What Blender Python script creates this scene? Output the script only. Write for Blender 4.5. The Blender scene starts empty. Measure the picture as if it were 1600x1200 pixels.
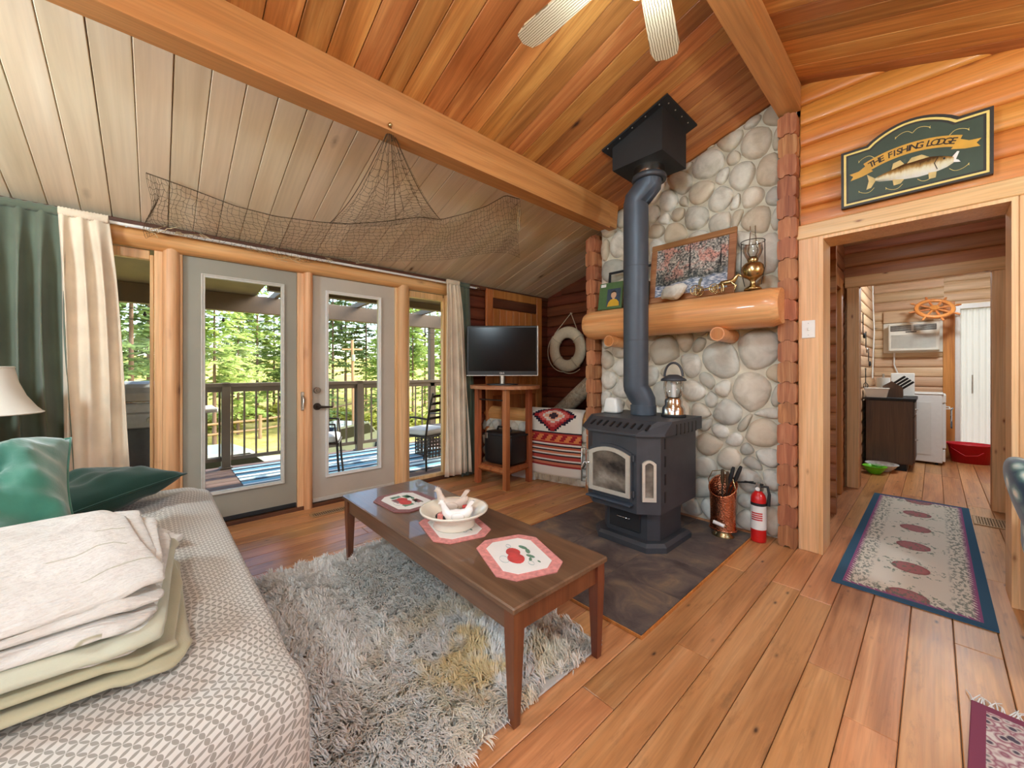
import bpy, math, random
from mathutils import Vector, Matrix, noise
import numpy as np
PI = math.pi
sc = bpy.context.scene
col = sc.collection
random.seed(7)

# ------------------------------------------------------------------ camera
cam_d = bpy.data.cameras.new('camera'); cam = bpy.data.objects.new('camera', cam_d); col.objects.link(cam)
YAW = math.atan(660 / 605)                       # the gable wall runs along X, the glass wall along Y
cam.location = (0, 0, 1.2); cam.rotation_euler = (PI / 2, 0, YAW)
cam_d.sensor_width = 36; cam_d.lens = 36 * 605 / 1600; cam_d.shift_y = -20 / 1600
cam_d.clip_start = 0.02; cam_d.clip_end = 500
sc.camera = cam
sc.view_settings.view_transform = 'Standard'; sc.view_settings.look = 'None'
sc.view_settings.gamma = 1; sc.view_settings.use_curve_mapping = False
sc.view_settings.exposure = 0.15
try:
    sc.cycles.use_denoising = True; sc.cycles.max_bounces = 8; sc.cycles.diffuse_bounces = 4
    sc.cycles.transparent_max_bounces = 16; sc.cycles.sample_clamp_indirect = 6; sc.cycles.caustics_reflective = False; sc.cycles.caustics_refractive = False
except Exception: pass

# ------------------------------------------------------------------ sky and sun
SKY, SUN = 0.95, 9.0
w = bpy.data.worlds.new('sky'); sc.world = w; w.use_nodes = True
wn = w.node_tree; wn.nodes.clear()
sky = wn.nodes.new('ShaderNodeTexSky'); sky.sky_type = 'NISHITA'; sky.sun_disc = False
sky.sun_elevation = math.radians(38); sky.sun_rotation = math.radians(30); sky.air_density = 1.0; sky.dust_density = 2.5
bg = wn.nodes.new('ShaderNodeBackground'); bg.inputs[1].default_value = SKY
wo = wn.nodes.new('ShaderNodeOutputWorld')
wn.links.new(sky.outputs[0], bg.inputs[0]); wn.links.new(bg.outputs[0], wo.inputs[0])
sd = bpy.data.lights.new('sun', 'SUN'); sd.energy = SUN; sd.angle = 0.01; sd.color = (1, .93, .8)
so = bpy.data.objects.new('sun', sd); col.objects.link(so)
so.rotation_euler = Vector((-0.3, 0.7, 0.62)).to_track_quat('Z', 'Y').to_euler()
# daylight portals at the window openings (they guide sampling of the sky and emit nothing)
def portal(loc, rot, sx, sy):
    l = bpy.data.lights.new('window_portal', 'AREA'); l.shape = 'RECTANGLE'; l.size = sx; l.size_y = sy; l.cycles.is_portal = True
    o = bpy.data.objects.new('window_portal', l); col.objects.link(o); o.location = loc; o.rotation_euler = rot
portal((-3.86, .75, 1.05), (0, -PI / 2, 0), 2.1, 3.5)
portal((.2, -3.12, 1.4), (PI / 2, 0, 0), 3.2, 1.5)
portal((2.72, .4, 1.25), (0, PI / 2, 0), 1.3, 2.6)
portal((.42, 8.3, 1.1), (-PI / 2, 0, 0), .66, 2.1)

# ------------------------------------------------------------------ helpers
def C(r, g=None, b=None):
    if g is None: r, g, b = r
    f = lambda c: (c / 255 / 12.92) if c / 255 <= .04045 else ((c / 255 + .055) / 1.055) ** 2.4
    return (f(r), f(g), f(b), 1)

class MB:
    def __init__(s): s.v = []; s.f = []; s.s = []; s.m = []; s.mi = 0; s.T = None
    def add(s, vs, fs, sm=False):
        o = len(s.v)
        if s.T is not None: vs = [s.T @ Vector(p) for p in vs]
        s.v.extend(tuple(p) for p in vs); s.f.extend(tuple(i + o for i in f) for f in fs)
        s.s.extend([sm] * len(fs)); s.m.extend([s.mi] * len(fs)); return s
    def box(s, x0, x1, y0, y1, z0, z1, b=0):
        if b <= 0:
            v = [(x, y, z) for x in (x0, x1) for y in (y0, y1) for z in (z0, z1)]
            return s.add(v, [(0, 1, 3, 2), (4, 6, 7, 5), (0, 4, 5, 1), (2, 3, 7, 6), (0, 2, 6, 4), (1, 5, 7, 3)])
        lo = (x0, y0, z0); hi = (x1, y1, z1); v = []; ix = {}
        for sx in (0, 1):
            for sy in (0, 1):
                for sz in (0, 1):
                    sg = (sx, sy, sz)
                    for a in range(3):
                        p = [0, 0, 0]
                        for k in range(3):
                            e = hi[k] if sg[k] else lo[k]
                            p[k] = e if k == a else e + (-b if sg[k] else b)
                        ix[(sg, a)] = len(v); v.append(tuple(p))
        f = []
        for a in range(3):
            u, w_ = [k for k in range(3) if k != a]
            for q in (0, 1):
                c = []
                for (i, j) in ((0, 0), (1, 0), (1, 1), (0, 1)):
                    g = [0, 0, 0]; g[a] = q; g[u] = i; g[w_] = j; c.append(ix[(tuple(g), a)])
                f.append(c)
            for i in (0, 1):
                for j in (0, 1):
                    g0 = [0, 0, 0]; g1 = [0, 0, 0]; g0[a] = 0; g1[a] = 1
                    for g in (g0, g1): g[u] = i; g[w_] = j
                    f.append([ix[(tuple(g0), u)], ix[(tuple(g1), u)], ix[(tuple(g1), w_)], ix[(tuple(g0), w_)]])
        for sx in (0, 1):
            for sy in (0, 1):
                for sz in (0, 1): f.append([ix[((sx, sy, sz), a)] for a in range(3)])
        cen = Vector([(lo[k] + hi[k]) / 2 for k in range(3)]); ff = []
        for c in f:
            ps = [Vector(v[i]) for i in c]; n = (ps[1] - ps[0]).cross(ps[2] - ps[0]); m = sum(ps, Vector()) / len(ps)
            ff.append(tuple(c) if n.dot(m - cen) > 0 else tuple(reversed(c)))
        return s.add(v, ff)
    def cyl(s, p0, p1, r0, r1=None, n=12, cap=True, sm=True):
        p0 = Vector(p0); p1 = Vector(p1); r1 = r0 if r1 is None else r1
        return s.tube([p0, p1], [r0, r1], n, cap=cap, sm=sm)
    def tube(s, pts, r, n=8, closed=False, cap=True, sm=True, flat=1.0, up=None):
        pts = [Vector(p) for p in pts]; m = len(pts)
        rs = r if isinstance(r, (list, tuple)) else [r] * m
        vs = []; fr = None
        for i, p in enumerate(pts):
            a = pts[(i - 1) % m] if (closed or i > 0) else p
            b = pts[(i + 1) % m] if (closed or i < m - 1) else p
            t = (b - a); t = t.normalized() if t.length > 1e-9 else Vector((0, 0, 1))
            if fr is None:
                ref = Vector(up) if up is not None else (Vector((0, 0, 1)) if abs(t.z) < .9 else Vector((1, 0, 0)))
                fr = (ref - t * ref.dot(t)).normalized()
            else:
                fr = (fr - t * fr.dot(t)); fr = fr.normalized() if fr.length > 1e-6 else Vector((1, 0, 0))
            bi = t.cross(fr)
            for k in range(n):
                an = 2 * PI * k / n
                vs.append(p + (fr * math.cos(an) + bi * math.sin(an) * flat) * rs[i])
        fs = []
        for i in range(m if closed else m - 1):
            j = (i + 1) % m
            for k in range(n):
                k2 = (k + 1) % n; fs.append((i * n + k, i * n + k2, j * n + k2, j * n + k))
        s.add(vs, fs, sm)
        if cap and not closed:
            if rs[0] > 1e-4: s.add(vs[:n], [tuple(reversed(range(n)))])
            if rs[-1] > 1e-4: s.add(vs[-n:], [tuple(range(n))])
        return s
    def lathe(s, prof, n=24, c=(0, 0, 0), sm=True, sy=1.0):
        vs = [(c[0] + r * math.cos(2 * PI * k / n), c[1] + sy * r * math.sin(2 * PI * k / n), c[2] + z) for r, z in prof for k in range(n)]
        fs = [(i * n + k, i * n + (k + 1) % n, (i + 1) * n + (k + 1) % n, (i + 1) * n + k) for i in range(len(prof) - 1) for k in range(n)]
        return s.add(vs, fs, sm)
    def prism(s, poly, a, b, ax='z', sm=False):
        def P(p, h): return {'z': (p[0], p[1], h), 'y': (p[0], h, p[1]), 'x': (h, p[0], p[1])}[ax]
        n = len(poly); lo = [P(p, a) for p in poly]; hi = [P(p, b) for p in poly]
        area = sum(poly[i][0] * poly[(i + 1) % n][1] - poly[(i + 1) % n][0] * poly[i][1] for i in range(n))
        flip = (area < 0) != (ax == 'y') != (b < a)
        F = [tuple(reversed(range(n)))], [tuple(range(n))]
        side = [(i, (i + 1) % n, n + (i + 1) % n, n + i) for i in range(n)]
        if flip: F = [tuple(range(n))], [tuple(reversed(range(n)))]; side = [tuple(reversed(q)) for q in side]
        s.add(lo, F[0]); s.add(hi, F[1]); s.add(lo + hi, side, sm); return s
    def sphere(s, c, r, n=12, m=8, sc=(1, 1, 1)):
        return s.add(*sph(c, r, n, m, sc), True)
    def torus(s, c, R, r, n=24, m=8, ax='z'):
        pts = []
        for k in range(n):
            a = 2 * PI * k / n; q = (R * math.cos(a), R * math.sin(a))
            pts.append(Vector(c) + Vector({'z': (q[0], q[1], 0), 'y': (q[0], 0, q[1]), 'x': (0, q[0], q[1])}[ax]))
        return s.tube(pts, r, m, closed=True)
    def grid(s, fn, nu, nv, sm=True, flip=False, thick=0):
        vs = [fn(i / nu, j / nv) for i in range(nu + 1) for j in range(nv + 1)]
        fs = [(i * (nv + 1) + j, (i + 1) * (nv + 1) + j, (i + 1) * (nv + 1) + j + 1, i * (nv + 1) + j + 1) for i in range(nu) for j in range(nv)]
        if flip: fs = [tuple(reversed(f)) for f in fs]
        return s.add(vs, fs, sm)
    def mesh(s, name):
        me = bpy.data.meshes.new(name); me.from_pydata(s.v, [], s.f)
        me.polygons.foreach_set('use_smooth', s.s); me.polygons.foreach_set('material_index', s.m); me.update(); return me
    def build(s, name, mats, parent=None, loc=None, rot=None):
        return link(name, s.mesh(name), mats, parent, loc, rot)

def sph(c, r, n, m, sc=(1, 1, 1)):
    vs = [(c[0], c[1], c[2] + r * sc[2])]
    for i in range(1, m):
        t = PI * i / m
        for k in range(n):
            a = 2 * PI * k / n; vs.append((c[0] + r * sc[0] * math.sin(t) * math.cos(a), c[1] + r * sc[1] * math.sin(t) * math.sin(a), c[2] + r * sc[2] * math.cos(t)))
    vs.append((c[0], c[1], c[2] - r * sc[2])); L = len(vs) - 1
    fs = [(0, 1 + k, 1 + (k + 1) % n) for k in range(n)]
    for i in range(m - 2):
        a = 1 + i * n; b = a + n
        fs += [(a + k, b + k, b + (k + 1) % n, a + (k + 1) % n) for k in range(n)]
    a = 1 + (m - 2) * n
    fs += [(a + k, L, a + (k + 1) % n) for k in range(n)]
    return vs, fs

def link(name, me, mats=None, parent=None, loc=None, rot=None):
    o = bpy.data.objects.new(name, me); col.objects.link(o)
    if mats is not None and len(me.materials) == 0:
        for m in (mats if isinstance(mats, (list, tuple)) else [mats]): me.materials.append(m)
    if parent is not None: o.parent = parent
    if loc is not None: o.location = loc
    if rot is not None: o.rotation_euler = rot
    return o
def tag(o, label, cat, group=None, kind=None):
    o['label'] = label; o['category'] = cat
    if group: o['group'] = group
    if kind: o['kind'] = kind
    return o
def thing(name, label, cat, loc=(0, 0, 0), rz=0, group=None):
    o = bpy.data.objects.new(name, None); col.objects.link(o); o.empty_display_size = .05
    o.location = loc; o.rotation_euler = (0, 0, rz); return tag(o, label, cat, group)
def struct(name, label, cat, mb=None, mats=None, loc=None):
    o = mb.build(name, mats, None, loc) if mb is not None else bpy.data.objects.new(name, None)
    if mb is None: col.objects.link(o)
    return tag(o, label, cat, None, 'structure')
def copy_tree(o, parent=None):
    c = o.copy(); col.objects.link(c); c.parent = parent
    for ch in list(o.children): copy_tree(ch, c)
    return c
def nz(x, y=0, z=0): return noise.noise(Vector((x, y, z)))
def text_mb(mb, txt, size, M, extrude=.0008, shear=0):
    cu = bpy.data.curves.new('t', 'FONT'); cu.body = txt; cu.size = size; cu.extrude = extrude; cu.align_x = 'CENTER'; cu.align_y = 'CENTER'; cu.resolution_u = 3; cu.shear = shear; cu.offset = size * .016
    ob = bpy.data.objects.new('t', cu); col.objects.link(ob)
    dg = bpy.context.evaluated_depsgraph_get(); me = bpy.data.meshes.new_from_object(ob.evaluated_get(dg))
    mb.add([M @ v.co for v in me.vertices], [tuple(p.vertices) for p in me.polygons])
    bpy.data.objects.remove(ob); bpy.data.curves.remove(cu); bpy.data.meshes.remove(me)

# ------------------------------------------------------------------ materials
class NT:
    def __init__(s, name):
        s.mat = bpy.data.materials.new(name); s.mat.use_nodes = True; s.t = s.mat.node_tree
        s.p = s.t.nodes['Principled BSDF']; s.out = s.t.nodes['Material Output']
    def n(s, t, ins=None, **kw):
        nd = s.t.nodes.new(t)
        for k, v in kw.items(): setattr(nd, k, v)
        for k, v in (ins or {}).items(): s.set(nd.inputs[k], v)
        return nd
    def set(s, sock, v):
        if isinstance(v, bpy.types.NodeSocket): s.t.links.new(v, sock)
        elif isinstance(v, bpy.types.Node): s.t.links.new(v.outputs[0], sock)
        else: sock.default_value = v
    def math(s, op, a, b=0.0, c=None, clamp=False):
        i = {0: a, 1: b}
        if c is not None: i[2] = c
        return s.n('ShaderNodeMath', i, operation=op, use_clamp=clamp).outputs[0]
    def ramp(s, fac, stops, interp='LINEAR'):
        nd = s.n('ShaderNodeValToRGB', {0: fac}); cr = nd.color_ramp; cr.interpolation = interp
        while len(cr.elements) < len(stops): cr.elements.new(.5)
        for e, (p, c) in zip(cr.elements, stops): e.position = p; e.color = c if len(c) == 4 else (*c, 1)
        return nd.outputs[0]
    def mix(s, f, a, b, mode='MIX'):
        nd = s.n('ShaderNodeMix', data_type='RGBA', blend_type=mode)
        s.set(nd.inputs[0], f); s.set(nd.inputs[6], a); s.set(nd.inputs[7], b); return nd.outputs[2]
    def coord(s, k='Object'): return s.n('ShaderNodeTexCoord').outputs[k]
    def sep(s, v): nd = s.n('ShaderNodeSeparateXYZ', {0: v}); return nd.outputs
    def map(s, v, scale=(1, 1, 1), loc=(0, 0, 0), rot=(0, 0, 0)):
        return s.n('ShaderNodeMapping', {0: v, 1: loc, 2: rot, 3: scale}).outputs[0]
    def noise(s, v, scale=5, detail=3, rough=.5, dist=0):
        return s.n('ShaderNodeTexNoise', {'Vector': v, 'Scale': scale, 'Detail': detail, 'Roughness': rough, 'Distortion': dist}).outputs[0]
    def rnd(s): return s.n('ShaderNodeObjectInfo').outputs['Random']
    def bump(s, h, strength=.3, dist=.01):
        b = s.n('ShaderNodeBump', {'Strength': strength, 'Distance': dist, 'Height': h}); s.t.links.new(b.outputs[0], s.p.inputs['Normal'])
    def fin(s, base=None, rough=None, metal=None, spec=None, coat=None):
        for k, v in (('Base Color', base), ('Roughness', rough), ('Metallic', metal), ('Specular IOR Level', spec), ('Coat Weight', coat)):
            if v is not None: s.set(s.p.inputs[k], v)
        return s.mat

def plain(name, c, rough=.5, metal=0, var=.06, nscale=30, bump=0, spec=.5, coat=0):
    t = NT(name); co = t.coord(); k = t.noise(co, nscale, 4)
    d = tuple(x * (1 - var) for x in c[:3]) + (1,); l = tuple(min(1, x * (1 + var)) for x in c[:3]) + (1,)
    if bump: t.bump(t.noise(co, nscale * 2, 4), bump, .004)
    return t.fin(t.ramp(k, [(.3, d), (.7, l)]), rough, metal, spec, coat)

def wood(name, dark, mid, light, axis='x', thin='z', scale=1.0, rough=.45, knots=.0, var=.25, coat=0, bump=.12, fmix=.3, ksc=1.0, knot_col=(70, 40, 22), dirt=0):
    t = NT(name); co = t.coord(); r = t.rnd()
    off = t.n('ShaderNodeCombineXYZ', {0: t.math('MULTIPLY', r, 37.0), 1: t.math('MULTIPLY', r, 91.0), 2: t.math('MULTIPLY', r, 53.0)})
    p = t.n('ShaderNodeVectorMath', {0: co, 1: off}, operation='ADD').outputs[0]
    st = {'x': (.55, 7, 7), 'y': (7, .55, 7), 'z': (7, 7, .55)}[axis]
    g = t.noise(t.map(p, tuple(q * scale for q in st)), 1.6, 5, .55, 1.1)
    fs = {'x': (3, 110, 110), 'y': (110, 3, 110), 'z': (110, 110, 3)}[axis]
    fine = t.noise(t.map(p, tuple(q * scale for q in fs)), 1.0, 2, .5)
    base = t.ramp(g, [(.28, C(dark)), (.5, C(mid)), (.72, C(light))])
    base = t.mix(fmix, base, t.ramp(fine, [(.35, (.45, .45, .45)), (.6, (1, 1, 1))]), 'MULTIPLY')
    if knots:
        ks = {'x': [2.3, 6, 6], 'y': [6, 2.3, 6], 'z': [6, 6, 2.3]}[axis]; ks['xyz'.index(thin)] = .001
        vn = t.n('ShaderNodeTexVoronoi', {'Vector': t.map(p, tuple(q * ksc for q in ks)), 'Scale': 1.0, 'Randomness': 1.0}, feature='F1')
        wob = t.math('ADD', vn.outputs['Distance'], t.math('MULTIPLY', t.noise(p, 40, 2), .05))
        pick = t.math('LESS_THAN', t.sep(vn.outputs['Color'])[0], knots)
        k = t.math('MULTIPLY', t.ramp(wob, [(.055, (1, 1, 1)), (.085, (.75, .75, .75)), (.13, (.28, .28, .28)), (.2, (0, 0, 0))]), pick)
        base = t.mix(k, base, C(knot_col))
    if dirt:
        dn = t.noise(t.map(p, tuple(q * 1.3 for q in {'x': (1, 6, 6), 'y': (6, 1, 6), 'z': (6, 6, 1)}[axis])), 3, 6, .7)
        base = t.mix(t.math('MULTIPLY', t.ramp(dn, [(.56, (0, 0, 0)), (.72, (1, 1, 1))]), dirt), base, C(70, 42, 28))
    val = t.math('ADD', t.math('MULTIPLY', r, var), 1 - var / 2)
    hs = t.n('ShaderNodeHueSaturation', {'Hue': t.math('ADD', t.math('MULTIPLY', t.math('FRACT', t.math('MULTIPLY', r, 17.3)), .016), .492), 'Value': val, 'Color': base})
    if bump: t.bump(t.math('ADD', t.math('MULTIPLY', fine, .5), g), bump, .003)
    ro = t.math('ADD', t.math('MULTIPLY', g, .2), rough - .1)
    return t.fin(hs.outputs[0], ro, 0, .5, coat)

def cloth(name, c, rough=.9, var=.12, weave=260, sheen=.25, nscale=6):
    t = NT(name); co = t.coord(); k = t.noise(co, nscale, 4)
    d = tuple(x * (1 - var) for x in c[:3]) + (1,); l = tuple(min(1, x * (1 + var)) for x in c[:3]) + (1,)
    wv = t.noise(co, weave, 2); t.bump(wv, .25, .002)
    t.p.inputs['Sheen Weight'].default_value = sheen
    return t.fin(t.ramp(k, [(.3, d), (.7, l)]), rough, 0, .25)

def glass(name, tint=(1, 1, 1), refl=1.0, rough=0.0):
    t = NT(name); t.t.nodes.remove(t.p)
    tr = t.n('ShaderNodeBsdfTransparent', {0: (*tint, 1)}); gl = t.n('ShaderNodeBsdfGlossy', {'Roughness': rough})
    f = t.math('MULTIPLY', t.n('ShaderNodeFresnel', {0: 1.45}).outputs[0], refl)
    m = t.n('ShaderNodeMixShader', {0: f, 1: tr, 2: gl}); t.t.links.new(m.outputs[0], t.out.inputs[0]); return t.mat

def glow(name, c, strength):
    t = NT(name); t.fin((.9, .9, .9, 1), .4); t.set(t.p.inputs['Emission Color'], (*c, 1)); t.p.inputs['Emission Strength'].default_value = strength; return t.mat

M = {}
M['pine'] = wood('pale_pine', (208, 186, 154), (224, 204, 174), (234, 217, 190), 'x', 'z', .6, .6, .22, .12, fmix=.1, knot_col=(112, 80, 52))
M['cedar'] = wood('red_cedar', (146, 87, 40), (186, 118, 60), (214, 152, 86), 'x', 'z', 1.1, .45, .14, .5, knot_col=(70, 34, 16))
M['beam'] = wood('fir_beam', (172, 110, 58), (194, 130, 74), (208, 148, 92), 'y', 'z', .7, .55, 0, .1)
M['floor'] = wood('fir_floor', (164, 106, 62), (196, 136, 86), (214, 158, 108), 'y', 'z', 1, .36, .6, .34, coat=.0, ksc=2.6, knot_col=(70, 42, 26), dirt=.4)
M['log'] = wood('honey_log', (192, 112, 46), (216, 138, 62), (230, 160, 86), 'x', 'y', .8, .42, .2, .14, ksc=1.4, coat=.06, knot_col=(120, 66, 30))
M['log_dark'] = wood('red_stained_log', (84, 36, 20), (108, 50, 28), (128, 64, 38), 'x', 'y', .8, .55, .1, .2)
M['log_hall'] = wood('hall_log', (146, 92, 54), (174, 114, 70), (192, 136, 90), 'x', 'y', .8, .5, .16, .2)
M['log_kit'] = wood('kitchen_log', (190, 148, 112), (212, 174, 136), (224, 192, 158), 'x', 'y', .8, .5, .18, .16)
M['logend'] = wood('log_end_grain', (138, 80, 50), (172, 108, 70), (200, 142, 100), 'z', 'y', 2.0, .6, 0, .3)
M['casing'] = wood('pine_casing', (216, 164, 108), (232, 186, 132), (240, 202, 154), 'z', 'y', .8, .42, .45, .1, ksc=2.3, knot_col=(130, 72, 34), coat=.0)
M['casing_x'] = wood('pine_casing_h', (216, 164, 108), (232, 186, 132), (240, 202, 154), 'x', 'y', .8, .42, .45, .1, ksc=2.3, knot_col=(130, 72, 34), coat=.0)
M['post'] = wood('peeled_log', (204, 148, 96), (222, 170, 118), (234, 190, 142), 'z', 'x', .7, .5, .2, .08, knot_col=(120, 70, 36))
M['post_y'] = wood('peeled_log_h', (200, 138, 84), (220, 162, 106), (232, 184, 132), 'y', 'x', .7, .5, .2, .08, knot_col=(120, 70, 36))
M['trim_dark'] = wood('dark_trim', (70, 38, 20), (92, 52, 28), (110, 66, 38), 'y', 'x', 1, .5)
M['table'] = wood('walnut_table', (84, 58, 42), (106, 76, 56), (122, 90, 68), 'x', 'z', 1.2, .34, 0, .05, coat=.3)
M['table_leg'] = wood('walnut_leg', (88, 46, 28), (112, 62, 38), (126, 76, 48), 'z', 'x', 1.2, .36, 0, .05, coat=.2)
M['mantel'] = wood('mantel_log', (212, 142, 80), (230, 166, 104), (240, 190, 132), 'x', 'y', .7, .4, .06, .05, coat=.25, bump=.3, knot_col=(150, 80, 36))
M['stand'] = wood('stand_wood', (140, 74, 38), (168, 94, 52), (188, 116, 70), 'z', 'y', 1, .45, .2, .1)
M['stand_top'] = wood('stand_top', (156, 92, 56), (184, 118, 76), (204, 144, 100), 'x', 'z', 1, .4)
M['oak_dark'] = wood('dark_oak', (70, 48, 30), (92, 66, 42), (108, 80, 54), 'z', 'y', 1, .5, 0, .05)
M['frame'] = wood('picture_frame', (140, 92, 56), (166, 114, 72), (182, 132, 90), 'x', 'y', 1.4, .5)
M['boxwood'] = wood('orange_wood', (176, 100, 44), (198, 122, 60), (212, 142, 80), 'z', 'x', 1, .5)
M['birch'] = wood('birch_bark', (120, 102, 82), (164, 146, 122), (196, 182, 160), 'y', 'z', 3, .8, .3, .05, bump=.5)
M['deck'] = wood('deck_boards', (78, 56, 46), (104, 78, 64), (126, 98, 82), 'y', 'z', 1, .8, 0, .2)
M['out_brown'] = plain('brown_paint', C(98, 84, 68), .7)
M['out_roof'] = plain('soffit_brown', C(112, 98, 80), .8, var=.12, nscale=6)
M['black_iron'] = plain('black_stove_steel', C(66, 68, 73), .5, .35, .1, 12)
M['black_pipe'] = plain('slate_pipe', C(68, 76, 87), .48, .3, .08, 14)
M['black'] = plain('black_plastic', C(20, 20, 22), .4)
M['matte_black'] = plain('matte_black', C(26, 26, 28), .7)
M['screen'] = plain('tv_screen', C(10, 11, 13), .18, spec=.2)
M['chrome'] = plain('chrome', C(205, 203, 198), .16, 1)
M['steel'] = plain('brushed_steel', C(185, 183, 176), .34, 1, .08, 60)
M['silver_trim'] = plain('pewter_trim', C(204, 197, 182), .4, .4)
M['nickel'] = plain('satin_nickel', C(128, 120, 108), .35, .8)
M['brass'] = plain('antique_brass', C(184, 162, 116), .26, 1)
M['iron_dark'] = plain('dark_iron', C(54, 42, 34), .5, .5)
M['white'] = plain('white_enamel', C(232, 230, 226), .35, var=.02)
M['white_plastic'] = plain('white_plastic', C(226, 224, 218), .45, var=.02)
M['cream_plastic'] = plain('ac_plastic', C(222, 216, 202), .5, var=.03)
M['red'] = plain('red_paint', C(196, 24, 26), .3, var=.04, coat=.3)
M['red_plastic'] = plain('red_plastic', C(206, 26, 44), .4, var=.04)
M['green_plastic'] = plain('lime_plastic', C(112, 200, 40), .35, var=.04)
M['door_grey'] = plain('door_grey', C(146, 142, 128), .5, var=.05, nscale=4)
M['door_beige'] = plain('door_beige', C(188, 180, 166), .5, var=.05, nscale=4)
M['door_trim'] = plain('door_glass_trim', C(196, 192, 182), .45)
M['ceramic'] = plain('ivory_ceramic', C(236, 226, 206), .22, var=.05, nscale=5, coat=.4)
M['white_ceramic'] = plain('white_ceramic', C(240, 234, 228), .25, var=.03, nscale=8, coat=.3)
M['pink_glass'] = plain('frosted_glass', C(206, 188, 172), .35, var=.05)
M['grout'] = plain('mortar', C(214, 206, 188), .9, var=.1, nscale=18, bump=.6)
M['glass'] = glass('window_glass', (.97, .98, .97), .3)
M['clear'] = glass('clear_glass', (.96, .97, .97), .8)
M['rope'] = plain('rope', C(206, 192, 164), .9, var=.15, nscale=120)
M['ring'] = plain('lifebuoy_canvas', C(226, 212, 182), .8, var=.06, nscale=40, bump=.2)
M['net'] = plain('fish_net_twine', C(92, 74, 52), .9)
M['net_pale'] = plain('pale_twine', C(206, 184, 144), .9)
M['cur_green'] = cloth('green_curtain', C(92, 100, 84)); M['cur_cream'] = cloth('cream_curtain', C(222, 204, 180))
M['velvet'] = cloth('green_velvet', C(54, 114, 96), .75, .25, 200, .6, 5); M['velvet_dark'] = cloth('dark_green_velvet', C(16, 52, 42), .8, .2, 200, .2, 5)
M['sage'] = cloth('sage_sheet', C(178, 172, 142), .9, .08); M['sage2'] = cloth('sage_sheet_cool', C(184, 184, 162), .9, .08)
M['lampshade'] = cloth('lamp_shade', C(222, 216, 204), .9, .03, 300, .1)
M['white_cloth'] = cloth('white_cloth', C(226, 222, 214), .9, .05)
M['bulb'] = glow('fill_light_globe', (.72, .9, 1.0), 135.0)  # glow for the globes added as fill light in the room
M['fill_bulb_s'] = glow('fill_light_soft', (.72, .9, 1.0), 85.0)  # weaker glow for the added pendant on the armchair side
M['fill_bulb_h'] = glow('fill_light_hall', (.9, .95, 1.0), 22.0)  # low glow for the added hall dome
M['fill_bulb_k'] = glow('fill_light_kitchen', (.82, .94, 1.0), 190.0)  # strong glow for the added kitchen dome
def mk_copper():
    t = NT('hammered_copper'); co = t.coord(); v = t.n('ShaderNodeTexVoronoi', {'Vector': co, 'Scale': 95.0}); t.bump(v.outputs[0], .6, .004)
    return t.fin(t.ramp(t.noise(co, 9, 3), [(.3, C(176, 104, 72)), (.7, C(224, 158, 120))]), .24, 1)
M['copper'] = mk_copper()
def mk_stone():
    t = NT('river_stone'); co = t.coord(); r = t.rnd()
    off = t.n('ShaderNodeCombineXYZ', {0: t.math('MULTIPLY', r, 37.0), 1: t.math('MULTIPLY', r, 91.0), 2: 0.0})
    p = t.n('ShaderNodeVectorMath', {0: co, 1: off}, operation='ADD').outputs[0]
    base = t.ramp(t.noise(p, 9, 6, .6, .6), [(.25, C(172, 167, 155)), (.5, C(208, 203, 192)), (.75, C(229, 225, 215))])
    warm = t.mix(t.ramp(t.math('FRACT', t.math('MULTIPLY', r, 7.7)), [(.35, (0, 0, 0)), (1, (.55, .55, .55))]), base, C(198, 168, 126))
    cool = t.mix(t.ramp(t.math('FRACT', t.math('MULTIPLY', r, 13.1)), [(.4, (0, 0, 0)), (1, (.5, .5, .5))]), warm, C(162, 164, 156))
    hs = t.n('ShaderNodeHueSaturation', {'Value': t.math('ADD', t.math('MULTIPLY', r, .3), .9), 'Color': cool})
    t.bump(t.noise(p, 26, 8, .65), .35, .01); return t.fin(hs.outputs[0], .75, 0, .3)
M['stone'] = mk_stone()
def mk_slate():
    t = NT('slate_tile'); co = t.coord(); r = t.rnd()
    off = t.n('ShaderNodeCombineXYZ', {0: t.math('MULTIPLY', r, 37.0), 1: t.math('MULTIPLY', r, 91.0), 2: 0.0})
    p = t.n('ShaderNodeVectorMath', {0: co, 1: off}, operation='ADD').outputs[0]
    n1 = t.noise(p, 4.5, 8, .65, 1.2)
    base = t.ramp(n1, [(.3, C(66, 56, 54)), (.48, C(92, 80, 76)), (.6, C(112, 96, 84)), (.74, C(146, 122, 92))])
    t.bump(t.noise(p, 14, 8, .7), .4, .006); return t.fin(base, .5, 0, .4)
M['slate'] = mk_slate()
# ------------------------------------------------------------------ the setting
XL, YG, XR, YN = -3.72, 3.25, 2.6, -3.0        # glass wall, gable wall, the wall beyond the frame, the wall behind the camera
RX = -.67
def zl(x): return 2.225 + .31 * (x - XL)
def zr(x): return zl(RX) - .345 * (x - RX)
def zc(x): return zl(x) if x < RX else zr(x)
SPAN = 8.12                                     # kitchen end wall

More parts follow.
